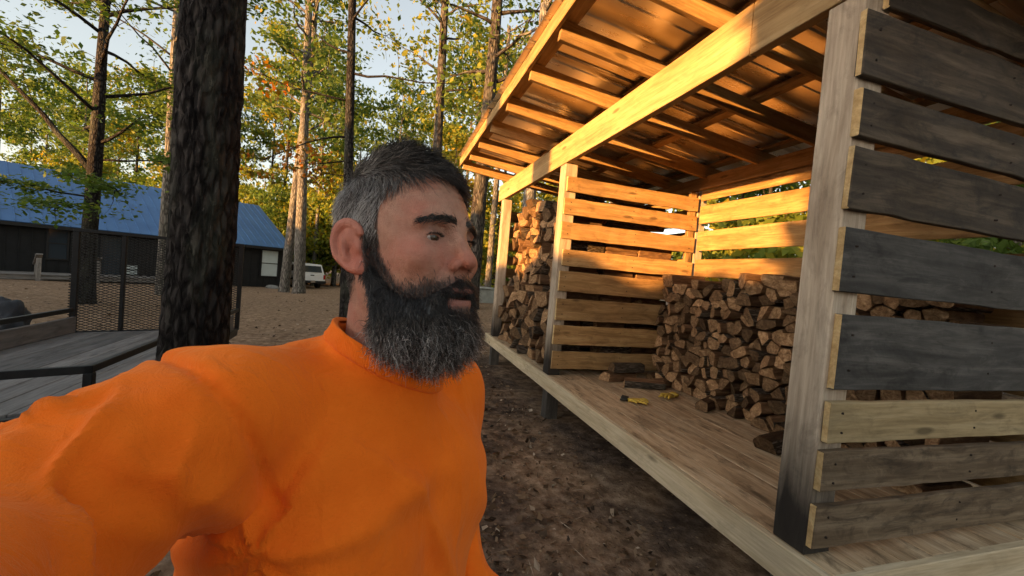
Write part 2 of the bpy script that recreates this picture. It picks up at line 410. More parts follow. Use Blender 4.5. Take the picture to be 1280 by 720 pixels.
for (z0, z1, x0, mt, tl) in ((2.425, 2.68, 1.69, 'old', 0), (2.19, 2.375, 1.70, 'old', .004), (1.905, 2.15, 1.695, 'old', 0.004), (1.573, 1.83, 1.70, 'grey', .006),
                         (1.18, 1.487, 1.73, 'grey', .004), (.962, 1.131, 1.725, 'fresh', 0), (.755, .92, 1.715, 'brown', .01), (.526, .703, 1.71, 'brown', 0)):
    slat_x(YE, z0, z1, x0, 3.6, mt, tilt=tl, th=.03)
slat_x(YE, 2.715, 2.86, 1.8, 3.6, 'old')
YP = 4.062
for (z0, z1, x0) in ((2.472, 2.632, 1.73), (2.235, 2.41, 1.72), (1.977, 2.155, 1.71), (1.685, 1.861, 1.75), (1.40, 1.62, 1.735), (1.095, 1.328, 1.73), (.825, 1.034, 1.725), (.555, .747, 1.735)):
    slat_x(YP, z0, z1, x0, 3.43, 'slat', tilt=random.uniform(-.006, .006))
for y in (2.72, 3.40):
    pass
for (xx) in (3.38,):                                          # uprights behind the partition slats
    b = MB(); b.box((xx, YP + .036, 1.6), (.09, .04, 2.2), axis=2); part('upright', b, M['slat'])
YQ = 6.575
z = .55
for i in range(9):
    h = random.uniform(.14, .19); slat_x(6.748, z, z + h, 1.72, 3.58, 'slat'); z += h + random.uniform(.06, .09)
def slat_y(x, z0, z1, y0, y1, mat):
    b = MB(); b.box((x, (y0 + y1) / 2, (z0 + z1) / 2), (.025, y1 - y0, z1 - z0), rot=(random.uniform(-.004, .004), 0, 0), axis=1, bev=.003, seg=6, warp=.002)
    part('slat', b, M[mat])
for (z0, z1) in ((2.592, 2.711), (2.316, 2.527), (2.01, 2.238), (1.70, 1.905), (1.4, 1.6), (1.1, 1.3), (.8, 1.0), (.52, .7)):
    slat_y(3.462, z0, z1, 1.21, 4.04, 'slat'); slat_y(3.462, z0 + random.uniform(-.02, .02), z1, 4.12, 6.7, 'slat')

# ------------------------------------------------------------------ firewood
def clip_poly(poly, px, py, nx_, ny_):
    out = []; n = len(poly)
    for i in range(n):
        a = poly[i]; c = poly[(i + 1) % n]
        da = (a[0] - px) * nx_ + (a[1] - py) * ny_; dc = (c[0] - px) * nx_ + (c[1] - py) * ny_
        if da <= 0: out.append(a)
        if (da < 0 < dc) or (dc < 0 < da):
            k = da / (da - dc); out.append((a[0] + (c[0] - a[0]) * k, a[1] + (c[1] - a[1]) * k))
    return out
def cells(y0, y1, z0, top, step):
    """uneven split-log cross sections filling the outline below top(y)"""
    pts = []; r = 0; z = z0 + step * .45
    while z < 3:
        y = y0 + step * (.5 if r % 2 else .95) * .9
        while y < y1 - step * .3:
            p = (y + random.uniform(-.42, .42) * step, z + random.uniform(-.4, .4) * step)
            if p[1] < top(p[0]): pts.append(p)
            y += step * random.uniform(.85, 1.15)
        z += step * .82; r += 1
    res = []
    for i, p in enumerate(pts):
        poly = [(p[0] - step * .72, p[1] - step * .72), (p[0] + step * .72, p[1] - step * .72), (p[0] + step * .72, p[1] + step * .62), (p[0] - step * .72, p[1] + step * .62)]
        poly = [(min(max(a, y0), y1), max(c, z0)) for a, c in poly]
        for j, q in enumerate(pts):
            if i == j: continue
            dx, dy = q[0] - p[0], q[1] - p[1]; d = math.hypot(dx, dy)
            if d > step * 2.6: continue
            poly = clip_poly(poly, p[0] + dx / 2, p[1] + dy / 2, dx / d, dy / d)
            if len(poly) < 3: break
        if len(poly) >= 3: res.append((p, poly))
    return res
t = NT('split_log_face'); g = t.attr('gr'); rv = t.attr('rv')
n1 = t.noise(t.mapping(g.outputs['Vector'], (6, 30, 30)), 1, 5, .65, .6); n2 = t.noise(t.mapping(g.outputs['Vector'], (9, 9, 9)), 1, 4, .6)
c = t.ramp(n1, [(.25, (.05, .026, .014)), (.5, (.13, .072, .037)), (.75, (.26, .16, .085))])
c = t.mix(t.maprange(n2, .5, .75, 0, .6), c, (.1, .06, .035))
hs = t.new('ShaderNodeHueSaturation'); t.l(t.maprange(rv.outputs['Fac'], 0, 1, .3, 1.3), hs.inputs['Value']); t.l(c, hs.inputs['Color'])
M['log'] = t.done(t.bsdf(hs.outputs[0], .85, t.bump(n1, .8, .012), spec=.15))
t = NT('log_cut_end'); g = t.attr('gr'); rv = t.attr('rv'); n1 = t.noise(t.mapping(g.outputs['Vector'], (25, 25, 25)), 1, 5, .7, .8); n2 = t.noise(t.mapping(g.outputs['Vector'], (70, 8, 60)), 1, 3, .6)
c = t.ramp(n1, [(.3, (.075, .042, .02)), (.5, (.185, .11, .055)), (.7, (.34, .225, .125))]); c = t.mix(t.maprange(n2, .5, .7, 0, .5), c, (.09, .055, .03))
hs = t.new('ShaderNodeHueSaturation'); t.l(t.maprange(rv.outputs['Fac'], 0, 1, .4, 1.75), hs.inputs['Value']); t.l(c, hs.inputs['Color'])
M['log_end'] = t.done(t.bsdf(hs.outputs[0], .85, t.bump(n1, .8, .01), spec=.15))
M['log_bark'] = mat_bark('log_bark', (.05, .036, .026), (.1, .075, .055), (.19, .15, .115), 3.5)
def log_mesh(poly, L, cen):
    """one split log along local x: front end at x = 0; edges chamfered, ends roughened, one bark side"""
    n0 = len(poly); pc = [(a - cen[0], c - cen[1]) for a, c in poly]
    P = []
    for i in range(n0):
        a, c = pc[i], pc[(i + 1) % n0]; e = math.hypot(c[0] - a[0], c[1] - a[1])
        if e < .012: continue
        f1 = random.uniform(.04, .2); f2 = random.uniform(.04, .2); P.append((a[0] * (1 - f1) + c[0] * f1, a[1] * (1 - f1) + c[1] * f1)); P.append((a[0] * f2 + c[0] * (1 - f2), a[1] * f2 + c[1] * (1 - f2)))
    n = len(P)
    if n < 4: return None
    b = MB(); V = []; G = []; off = random.random() * 30; sy_, sz_ = random.uniform(-.5, .5), random.uniform(-.45, .45)
    for (x, s, jit) in ((.004, .86, .003), (0, .95, .005), (.018, 1, .004), (L * .5, .97, .006), (L - .01, .96, .004), (L, .85, .004)):
        for (a, c) in P:
            V.append((x + (a * sy_ + c * sz_) * (1 if x < L * .4 else 0) + random.uniform(-jit, jit), a * s + random.uniform(-jit, jit) * .6, c * s + random.uniform(-jit, jit) * .6)); G.append((x + off, a + off, c))
    Fc = []; mt = []; side = random.randrange(n); bark = random.random() < .55
    for i in range(5):
        for k in range(n):
            Fc.append((i * n + k, i * n + (k + 1) % n, (i + 1) * n + (k + 1) % n, (i + 1) * n + k))
            mt.append(2 if i < 1 else 1 if bark and (k - side) % n < max(2, n // 2) else 0)
    Fc.append(tuple(range(n - 1, -1, -1))); Fc.append(tuple(5 * n + k for k in range(n))); mt += [2, 2]
    b.add(V, Fc, G); b.m = mt
    return b.mesh('firewood_log', [M['log'], M['log_bark'], M['log_end']])
def pile(y0, y1, z0, top, step, xf, L, label, group, lean):
    out = []
    for (p, poly) in cells(y0, y1, z0, top, step):
        k = random.uniform(.86, .97)
        poly = [(p[0] + (a - p[0]) * k, p[1] + (c - p[1]) * k) for a, c in poly]
        me = log_mesh(poly, L * random.uniform(.9, 1.05), p)
        if me is None: continue
        o = link('firewood_log', me, loc=(xf(p[0], p[1]) + random.uniform(-.075, .035), p[0], p[1]))
        o.rotation_euler = (0, random.uniform(-.04, .04), random.uniform(-.07, .07))
        tag(o, label, 'firewood', group); out.append(o)
    return out
ZD = .482
main_top = lambda y: 1.64 + .05 * math.sin(y * 5) + .03 * math.sin(y * 13) - (.35 if y > 3.92 else 0) * 0
def keep_or_mass(logs, test, name):
    """the logs that show stay objects; those tucked away behind are one mass"""
    rest = [o for o in logs if not test(o)]
    b = MB(); mts = []
    V = []; Fc = []; G = []; mi = []; rv_ = []
    for o in rest:
        me = o.data; k = len(V); mt = Matrix.LocRotScale(o.location, o.rotation_euler, None); r = random.random()
        V += [mt @ v.co for v in me.vertices]; G += [tuple(a.vector) for a in me.attributes['gr'].data]; rv_ += [r] * len(me.vertices)
        for p in me.polygons: Fc.append(tuple(k + i for i in p.vertices)); mi.append(p.material_index)
        bpy.data.objects.remove(o)
    b.v, b.f, b.g, b.r, b.m, b.sm = V, Fc, G, rv_, mi, [False] * len(Fc)
    o = b.build(name, [M['log'], M['log_bark'], M['log_end']]); tag(o, 'packed firewood tucked behind the near post and the partition slats', 'firewood', kind='stuff')
rear = pile(1.42, 3.99, ZD, main_top, .12, lambda y, z: 3.0 + max(0, .3 - (z - ZD)) * -.25, .42, 'split firewood log packed in the long pile along the rear slats of the open bay', 'firewood logs in the long rear pile', 0)
far_top = lambda y: 2.52 + .05 * math.sin(y * 7)
tall = pile(4.24, 6.5, 1.28, far_top, .168, lambda y, z: 1.94, .42, 'split firewood log stacked high in the far bay, set back from the posts', 'firewood logs in the tall far bay stack', 0)
low = pile(4.28, 6.44, ZD, lambda y: 1.28 + .06 * math.sin(y * 6), .168, lambda y, z: 1.8 + .04 * (z - ZD), .42, 'split firewood log in the low stack at the front edge of the far bay', 'firewood logs in the low far bay stack', 0)
under = pile(4.3, 6.5, ZD, lambda y: 1.26, .3, lambda y, z: 2.24, .42, 'x', 'x', 0)
for (xa, st) in ((2.4, .26), (2.85, .26)): under += pile(4.24, 6.5, ZD, lambda y: 2.45, st, (lambda v: lambda y, z: v)(xa), .42, 'x', 'x', 0)
keep_or_mass(rear + tall + under, lambda o: (o.location.x > 2.6 and 2.4 < o.location.y < 4.12) or (o.location.x < 2.12 and o.location.y > 4.9 and o.location.z > 1.3), 'firewood_stack')
# loose pieces
def loose(cx, cy, z, L, w, h, rz, label, rx=0):
    poly = [(-w / 2, -h / 2), (w / 2 * .9, -h / 2), (w / 2, 0), (w * .2, h / 2), (-w * .42, h * .35)]
    me = log_mesh(poly, L, (0, 0)); o = link('firewood_log', me, loc=(cx, cy, z)); o.rotation_euler = (rx, 0, rz); tag(o, label, 'firewood'); return o
loose(2.28, 3.86, ZD + .05, .4, .13, .1, .15, 'dark split log lying on the deck against the partition slats, under another log')
loose(2.36, 3.87, ZD + .15, .4, .12, .1, .05, 'dark barked log lying crosswise on top of two loose logs by the partition')
loose(2.4, 3.66, ZD + .045, .42, .12, .09, -.25, 'pale-topped flat split log lying on the deck in front of the partition')
loose(2.72, 3.64, ZD + .045, .36, .11, .09, .1, 'short split log loose on the deck at the foot of the rear pile')
loose(2.82, 3.82, ZD + .05, .3, .12, .1, .4, 'stubby split log between the partition slats and the rear pile')
loose(2.5, 2.1, ZD + .055, .4, .15, .11, .2, 'reddish split log lying alone on the deck behind the near post')
loose(2.7, 2.9, ZD + .05, .36, .12, .09, .5, 'fallen split log lying at the foot of the rear pile')

# ------------------------------------------------------------------ work gloves
M['glove'] = mat_plain('yellow_leather', (.5, .34, .05), .75, 0, .3, 30, .4)
M['glove_dark'] = mat_plain('glove_cuff_knit', (.03, .028, .022), .9, 0, .3, 40, .5)
def glove(loc, rz, label):
    r = empty('work_glove', loc, rz, label, 'glove')
    bm = bmesh.new()
    sk = bm.verts.layers.skin.verify()
    def v(p, a, c):
        w = bm.verts.new(p); w[sk].radius = (a, c); return w
    root = v((0, 0, .022), .036, .017); palm = v((.06, 0, .024), .043, .019); bm.edges.new((root, palm))
    root[sk].use_root = True
    for k, (y, L, bend) in enumerate(((-.033, .07, -.006), (-.011, .08, .012), (.012, .075, .016), (.033, .058, .004))):
        a = v((.085, y, .026), .013, .012); c_ = v((.085 + L * .5, y * 1.2, .03 + bend), .012, .011); d = v((.085 + L, y * 1.35, .02 + bend * .5), .011, .010)
        bm.edges.new((palm, a)); bm.edges.new((a, c_)); bm.edges.new((c_, d))
    a = v((.035, -.05, .026), .015, .013); c_ = v((.07, -.075, .022), .012, .011); bm.edges.new((root, a)); bm.edges.new((a, c_))
    me = bpy.data.meshes.new('glove_hand'); bm.to_mesh(me); bm.free(); me.materials.append(M['glove'])
    o = link('hand_shell', me, r); o.modifiers.new('s', 'SKIN').use_smooth_shade = True; m = o.modifiers.new('d', 'SUBSURF'); m.levels = m.render_levels = 2
    b = MB(); b.tube([(-.075, .003, .026), (-.05, 0, .023), (-.01, 0, .022)], [.045, .042, .036], 18, cap=False)
    V = b.v; b.v = [(p[0], p[1], .024 + (p[2] - .024) * .5 + .004 * math.sin(p[1] * 200)) for p in V]
    c = b.build('cuff', M['glove_dark'] if 'dark' in label else M['glove'], r); md = c.modifiers.new('t', 'SOLIDIFY'); md.thickness = .003
    return r
glove((2.15, 3.17, ZD), R_(-35), 'yellow work glove with a dark cuff lying on the deck nearer the front edge')
glove((2.68, 3.28, ZD), R_(205), 'yellow leather work glove lying on the deck near the firewood pile')
# ------------------------------------------------------------------ trees
def leaf_quads(cen, size, droop=.3, aspect=.55, flat=.0, jit=None):
    """diamond leaves at the given centres, random orientation; returns verts, quads"""
    n = len(cen); rng = np.random
    u = rng.normal(size=(n, 3)); u[:, 2] = u[:, 2] * (1 - flat) - droop; u /= np.linalg.norm(u, axis=1)[:, None]
    w = rng.normal(size=(n, 3)); w[:, :2] *= (1 - flat); w = np.cross(u, w); w /= np.linalg.norm(w, axis=1)[:, None] + 1e-9
    s = (size * rng.uniform(.35, 1.55, n))[:, None]
    V = np.stack([cen - u * s, cen + w * s * aspect - u * s * .1, cen + u * s, cen - w * s * aspect - u * s * .1], 1).reshape(-1, 3)
    return V, np.arange(n * 4).reshape(n, 4)
def leaf_mesh(name, cen, size, mat, tone, **kw):
    V, Fq = leaf_quads(np.asarray(cen), size, **kw)
    return np_mesh(name, V, Fq, mat, {'rv': np.repeat(np.clip(tone, 0, 1), 4)})

def grow(mb, base, H, r0, lean=(0, 0), wob=.02, bump=.08, n=10, rings=16, flare=1.35, mat=0, nf=3., top=.25):
    """trunk; returns its centre line"""
    pts = []; rad = []
    sx_, sy_ = random.uniform(0, 50), random.uniform(0, 50)
    for i in range(rings + 1):
        k = i / rings; z = H * k
        pts.append(Vector((base[0] + lean[0] * z + wob * H * mnoise.noise(Vector((k * 2.2, sx_, 0))) * k, base[1] + lean[1] * z + wob * H * mnoise.noise(Vector((k * 2.2, sy_, 7))) * k, base[2] - .15 + z)))
        rad.append(r0 * (1 - (1 - top) * k) * (1 + (flare - 1) * math.exp(-z / .35)))
    mb.tube(pts, rad, n, mat, bump=bump, nf=nf)
    return pts
def limb(mb, p0, d, L, r, seg=5, curve=.25, n=6, up=0.):
    p = Vector(p0); d = Vector(d).normalized(); pts = [p.copy()]; rad = [r]
    for i in range(seg):
        d = (d + Vector((random.uniform(-1, 1), random.uniform(-1, 1), random.uniform(-1, 1) + up)) * curve).normalized()
        p = p + d * (L / seg); pts.append(p.copy()); rad.append(r * (1 - .82 * (i + 1) / seg))
    mb.tube(pts, rad, n)
    return pts
def at_pts(pts, k):
    k = k * (len(pts) - 1); i = min(int(k), len(pts) - 2); return pts[i].lerp(pts[i + 1], k - i)

def crown_tree(H, r0, base_k, R, nb, nl, size, shape='round', spread=.5, clus=.45, lean=(0, 0), wob=.02, twigs=4, rings=16, upb=.35, droop=.3, flat=0., nt=10):
    """broadleaf tree in local space: MB with trunk and limbs, leaf centres"""
    mb = MB(); pts = grow(mb, (0, 0, 0), H, r0, lean, wob, rings=rings, n=nt)
    tips = []
    for i in range(nb):
        k = base_k + (1 - base_k) * (i + random.random()) / nb
        a = i * 2.4 + random.uniform(-.5, .5)
        kk = (k - base_k) / (1 - base_k)
        L = R * ({'round': math.sqrt(max(.06, 1 - (1.6 * kk - .7) ** 2 * .8)), 'cone': 1.02 - kk * .9, 'open': .6 + .4 * math.sin(kk * 3)}[shape]) * random.uniform(.7, 1.1)
        p0 = at_pts(pts, k)
        d = (math.cos(a), math.sin(a), upb + random.uniform(-.15, .2))
        lp = limb(mb, p0, d, L, max(.012, r0 * .33 * (1 - kk * .7)), up=.05)
        for j in range(twigs):
            q = at_pts(lp, random.uniform(.3, 1)); dd = (lp[-1] - lp[0]).normalized() + Vector((random.uniform(-1, 1), random.uniform(-1, 1), random.uniform(-.5, .5)))
            tp = limb(mb, q, dd, L * random.uniform(.2, .45), max(.008, r0 * .09), seg=3, n=4)
            tips += [tp[-1], tp[-2], tp[1].lerp(tp[2], .5)]
        tips += [lp[-1], lp[-2]]
    tips = np.array([tuple(p) for p in tips]); c = np.random.randint(0, len(tips), nl)
    ctone = np.random.uniform(0, 1, len(tips))
    off = np.random.normal(size=(nl, 3)) * clus; off[:, 2] *= .55
    cen = tips[c] + off
    tone = ctone[c] * .6 + np.random.uniform(0, .4, nl)
    return mb, cen, tone
def spruce(H, r0, R, nl, size, base=.08, dens=1.):
    """dense or loose conifer: whorled, drooping sprays"""
    mb = MB(); pts = grow(mb, (0, 0, 0), H, r0, top=.08)
    C = []; T = []
    nb = int(60 * dens)
    for i in range(nb):
        k = base + (1 - base) * (i / nb); a = i * 2.399 + random.uniform(-.3, .3); L = R * (1 - (i / nb)) ** .8 * random.uniform(.75, 1.1) + .15
        p0 = at_pts(pts, k); d = Vector((math.cos(a), math.sin(a), .12))
        lp = limb(mb, p0, d, L, max(.008, r0 * .14), seg=4, curve=.1, n=4, up=-.15)
        m = max(4, int(nl / nb * (L / R + .3))); tn = random.random() * .6
        for _ in range(m):
            q = at_pts(lp, random.uniform(.12, 1)); s = random.uniform(-.25, .25) * L
            C.append((q.x - math.sin(a) * s + random.gauss(0, .07), q.y + math.cos(a) * s + random.gauss(0, .07), q.z + random.gauss(-.06, .09))); T.append(tn + random.random() * .4)
    return mb, np.array(C), np.array(T)

def plant(name, meshes, loc, rz=0, sc=1., label=None, cat='tree', group=None, crown='crown'):
    r = empty(name, loc, rz, label, cat, group); r.scale = (sc, sc, sc)
    link('trunk', meshes[0], r)
    if meshes[1]: link(crown, meshes[1], r)
    return r
def build_kind(res, bark, leaf, size, **kw):
    mb, cen, tone = res
    return (mb.mesh('tree_trunk', M[bark]), leaf_mesh('tree_crown', cen, size, M[leaf], tone, **kw))

# shared kinds for the woods behind
K = {}
K['gold1'] = build_kind(crown_tree(11, .13, .16, 3.3, 26, 5200, .2, clus=.5), 'bark_grey', 'leaf_yellow', .17)
K['gold2'] = build_kind(crown_tree(9, .11, .12, 3.0, 24, 4600, .2, shape='open', clus=.55), 'bark', 'leaf_yellow', .17)
K['green1'] = build_kind(crown_tree(10, .14, .14, 3.4, 26, 5200, .2, clus=.5), 'bark', 'leaf_green', .17)
K['pine1'] = build_kind(spruce(13, .16, 2.7, 5200, .2), 'bark', 'leaf_pine', .2, droop=.5, aspect=.3)
K['pine2'] = build_kind(spruce(9, .12, 2.2, 4200, .2, dens=.8), 'bark_grey', 'leaf_green', .18, droop=.5, aspect=.32)
K['tall1'] = build_kind(crown_tree(22, .2, .5, 3.6, 20, 3600, .25, clus=.6, shape='open', wob=.012, rings=24), 'bark_grey', 'leaf_green', .2)
K['tall2'] = build_kind(crown_tree(24, .22, .56, 3.2, 18, 3000, .25, clus=.6, shape='open', wob=.01, rings=24), 'bark', 'leaf_yellow', .2)
WL = {'gold1': ('maple_tree', 'golden-leaved young maple lit by the sun in the woods beyond the yard'), 'gold2': ('maple_tree', 'low spreading yellow-leaved tree in the woods beyond the yard'),
      'green1': ('broadleaf_tree', 'green-leaved tree in the woods beyond the yard'), 'pine1': ('pine_tree', 'dark green conifer with drooping sprays in the woods beyond the yard'),
      'pine2': ('pine_tree', 'short light green conifer in the woods beyond the yard'), 'tall1': ('forest_tree', 'tall slim grey trunk with a high thin green crown in the woods'),
      'tall2': ('forest_tree', 'tall brown trunk with a high thin yellow crown in the woods')}
def wood_tree(k, px, depth, sc=1., rz=None):
    p = at(px, 330, depth); x, y = p[0], p[1]
    plant(WL[k][0], K[k], (x, y, gz(x, y) - .05), random.uniform(0, 6.28) if rz is None else rz, sc, WL[k][1], 'tree', 'woods: ' + WL[k][1].split(' in the')[0])
rw = random.Random(11)
# a ragged wall of understorey behind the house and yard, then thinner tall trunks
for i in range(36):
    px = -60 + (i + rw.random()) * 20.7
    k = rw.choice(['gold1', 'gold2', 'gold1', 'green1', 'pine1', 'pine2', 'gold2'])
    dep = rw.uniform(40, 58)
    wood_tree(k, px, dep, rw.uniform(.7, 1.0) * (.72 if 290 < px < 420 else 1.0))
for px, dep, k in ((420, 36, 'gold1'), (455, 41, 'pine2'), (395, 44, 'gold2'), (330, 47, 'green1'), (560, 26, 'gold1'), (535, 33, 'gold2'), (585, 40, 'green1'), (60, 39, 'gold2'), (180, 42, 'green1'), (225, 39, 'gold1'), (290, 40, 'gold1'), (5, 38, 'green1'), (130, 44, 'pine1'), (480, 33, 'pine1'), (515, 38, 'gold1'), (305, 37, 'gold2'), (325, 40, 'gold1'), (345, 36, 'green1'), (365, 39, 'gold1'), (385, 37, 'gold2'), (405, 40, 'gold1'), (428, 38, 'green1'), (445, 36, 'gold1'), (240, 43, 'gold2'), (30, 43, 'gold1'), (95, 41, 'gold1'), (160, 40, 'gold2')):
    wood_tree(k, px, dep, rw.uniform(.75, .95))
for i in range(22):
    px = -20 + (i + rw.random()) * 30; dep = rw.uniform(30, 56)
    if px < 350: dep = rw.uniform(38, 56)
    wood_tree(rw.choice(['tall1', 'tall2']), px, dep, rw.uniform(.8, 1.1))
# trees behind the shelter, seen between the rear slats
for i, (x, y, k) in enumerate(((10, 9, 'gold2'), (13, 13, 'green1'), (9, 15, 'pine2'), (12, 5, 'pine2'), (16, 8, 'gold1'), (8, 20, 'gold1'), (12, 24, 'pine1'), (17, 18, 'green1'), (7, 28, 'gold2'), (15, 2, 'gold2'), (20, 12, 'tall1'), (9.5, 11.5, 'tall2'), (7.6, 13.4, 'tall1'), (11.2, 17, 'tall1'), (18, -2, 'gold1'), (22, 4, 'green1'), (24, -5, 'gold2'), (19, 5, 'tall2'), (26, 1, 'pine1'), (22, 16, 'gold1'), (27, 9, 'gold1'), (30, 16, 'green1'))):
    plant(WL[k][0], K[k], (x, y, gz(x, y) - .05), i * 1.3, .8, WL[k][1].replace('in the woods beyond the yard', 'in the woods behind the shelter').replace('crown in the woods', 'crown behind the shelter'), 'tree', 'trees behind the shelter: ' + k)
# far woods closing the view, one uncountable mass
n = 15000
ang = np.random.uniform(R_(-62), R_(75), n); rad = np.random.uniform(66, 105, n); hh = 7.5 * np.random.uniform(0, 1, n) ** .8 * (1 + .3 * np.sin(ang * 23) + .2 * np.sin(ang * 57))
cx = np.sin(ang) * rad; cy = np.cos(ang) * rad
wx = cx * .958 + cy * .2875; wy = -cx * .2875 + cy * .958
cen = np.column_stack([wx, wy, hh - 1.2])
me = leaf_mesh('far_woods', cen, .62, M['leaf_yellow'], np.random.uniform(0, .75, n) * (.6 + .4 * np.sin(ang * 40)), droop=.2, aspect=.6)
o = link('far_woods', me); tag(o, 'far-off sunlit woods closing the view behind the trees', 'woods', kind='stuff')

# ------------------------------------------------------------------ the trees one can tell apart
def ground_at(px, depth):
    p = at(px, 330, depth); return (p[0], p[1], gz(p[0], p[1]))
def solo(name, px, depth, r, H, bark, label, lean=(0, 0), n=24, rings=60, bump=.13, wob=.006, flare=1.3, crown=None, leaf='leaf_green', size=.07, nf=4., top=.5, bk=.45, R=3, nb=14, nl=2600, clus=.4, cw='crown', twigs=5):
    b = ground_at(px, depth); root = empty(name, b, 0, label, 'tree')
    mb = MB(); pts = grow(mb, (0, 0, 0), H, r, lean, wob, bump, n, rings, flare, nf=nf, top=top)
    tips = []
    for i in range(nb):
        k = bk + (1 - bk) * (i + random.random()) / nb; a = i * 2.4 + random.uniform(-.4, .4)
        lp = limb(mb, at_pts(pts, k), (math.cos(a), math.sin(a), .25 + random.uniform(-.2, .3)), R * random.uniform(.6, 1.1), r * .25, seg=6, curve=.28)
        for j in range(twigs):
            q = at_pts(lp, random.uniform(.3, 1)); tp = limb(mb, q, (lp[-1] - lp[0]).normalized() + Vector((random.uniform(-1, 1), random.uniform(-1, 1), random.uniform(-.6, .4))), R * .35, r * .06, seg=3, n=4)
            tips += [tp[-1], tp[-2]]
    mb.build('trunk', M[bark], root)
    if nl:
        tips = np.array([tuple(p) for p in tips]); c = np.random.randint(0, len(tips), nl)
        cen = tips[c] + np.random.normal(size=(nl, 3)) * clus * np.array([1, 1, .5]); ct = np.random.uniform(0, 1, len(tips))
        link('crown', leaf_mesh('crown', cen, size, M[leaf], ct[c] * .6 + np.random.uniform(0, .4, nl)), root)
    return root, pts
# big dark trunk beside the trailer: modelled bark plates
b = ground_at(247, 2.72); root = empty('oak_tree', b, 0, 'thick dark trunk with rough flaking bark standing close beside the trailer', 'tree')
mb = MB(); n, rings, H = 96, 300, 7.5
V = []; G = []
for i in range(rings + 1):
    z = -.15 + H * i / rings; r = .182 * (1 - .022 * z) * (1 + .35 * math.exp(-max(z, 0) / .3))
    cx_, cy_ = .012 * math.sin(z * .9), .015 * math.sin(z * .7 + 1)
    for k in range(n):
        a = 2 * math.pi * k / n; P = Vector((math.cos(a) * 7, math.sin(a) * 7, z * 5.5))
        q = mnoise.noise(P + Vector((mnoise.noise(P * .7), mnoise.noise(P * .7 + Vector((9, 0, 0))), 0)) * .8)
        fur = abs(q); fl = mnoise.noise(Vector((math.cos(a) * 16, math.sin(a) * 16, z * 9)))
        rr = r + .022 * min(1, fur * 3.2) - .012 + .006 * fl + .012 * mnoise.noise(Vector((math.cos(a) * 1.5, math.sin(a) * 1.5, z)))
        V.append((cx_ + math.cos(a) * rr, cy_ + math.sin(a) * rr, z)); G.append((z, math.cos(a) * .25, math.sin(a) * .25))
Fc = [(i * n + k, i * n + (k + 1) % n, (i + 1) * n + (k + 1) % n, (i + 1) * n + k) for i in range(rings) for k in range(n)]
mb.add(V, Fc, G, smooth=True)
tips = []
for i in range(9):
    a = i * 2.4 + .6; lp = limb(mb, (0, 0, 4.6 + i * .3), (math.cos(a), math.sin(a), .35), random.uniform(2.2, 3.4), .06, seg=6)
    for j in range(6):
        tp = limb(mb, at_pts(lp, random.uniform(.3, 1)), (lp[-1] - lp[0]).normalized() + Vector((random.uniform(-1, 1), random.uniform(-1, 1), random.uniform(-.6, .4))), .9, .012, seg=3, n=4); tips += [tp[-1], tp[-2]]
mb.build('trunk', M['bark_dark'], root)
tips = np.array([tuple(p) for p in tips]); c = np.random.randint(0, len(tips), 2600)
link('crown', leaf_mesh('crown', tips[c] + np.random.normal(size=(2600, 3)) * np.array([.3, .3, .18]), .055, M['leaf_green'], np.random.uniform(0, 1, 2600)), root)

# left tree in front of the house: forked limbs and layered leaf sprays
b = ground_at(108, 11); root = empty('beech_tree', b, 0, 'spreading tree with layered green leaf sprays in front of the dark house', 'tree')
mb = MB(); pts = grow(mb, (0, 0, 0), 10, .2, (.012, .0), .012, .1, 18, 40, 1.4, top=.35)
cr = RW[:, 0] * np.array([1, 1, 0]); cr /= np.linalg.norm(cr); cr = Vector(cr); fw = Vector((-cr.y, cr.x, 0))
tips = []
def spray(p0, d, L, r, seg=6, tw=7, curve=.18, up=0.):
    lp = limb(mb, p0, d, L, r, seg=seg, curve=curve, n=8, up=up)
    for j in range(tw):
        q = at_pts(lp, random.uniform(.35, 1)); tp = limb(mb, q, (lp[-1] - lp[0]).normalized() + Vector((random.uniform(-.9, .9), random.uniform(-.9, .9), random.uniform(-.35, .25))), L * .32, .011, seg=4, n=4)
        for t_ in (.4, .7, 1.): tips.append(tuple(at_pts(tp, t_)))
spray((0, 0, 3.6), -cr * .75 + Vector((0, 0, .85)), 5.2, .09, 8, 10, .12)         # big left fork
spray((0, 0, 3.3), -cr + fw * .2 + Vector((0, 0, .15)), 1.9, .03, up=-.25)
spray((0, 0, 3.1), cr - fw * .3 + Vector((0, 0, .12)), 2.3, .03, up=-.2)
spray((0, 0, 3.9), cr + fw * .4 + Vector((0, 0, .25)), 2.4, .035)
spray((0, 0, 2.9), -cr * .9 - fw * .5 + Vector((0, 0, .05)), 1.8, .028, up=-.25)
spray((0, 0, 2.75), cr * .7 - fw * .8 + Vector((0, 0, .1)), 1.7, .028, up=-.25)
for i in range(12):
    a = i * 2.4; z = 4.3 + i * .42; spray((.05, 0, z), cr * math.cos(a) + fw * math.sin(a) + Vector((0, 0, .3)), random.uniform(2.2, 3.6), .05, tw=8)
mb.build('trunk', M['bark_dark'], root)
tips = np.array(tips); nl = 12000; c = np.random.randint(0, len(tips), nl); ct = np.random.uniform(0, 1, len(tips))
link('crown', leaf_mesh('crown', tips[c] + np.random.normal(size=(nl, 3)) * np.array([.28, .28, .06]), .062, M['leaf_green'], ct[c] * .55 + np.random.uniform(0, .4, nl), flat=.65, droop=.1), root)

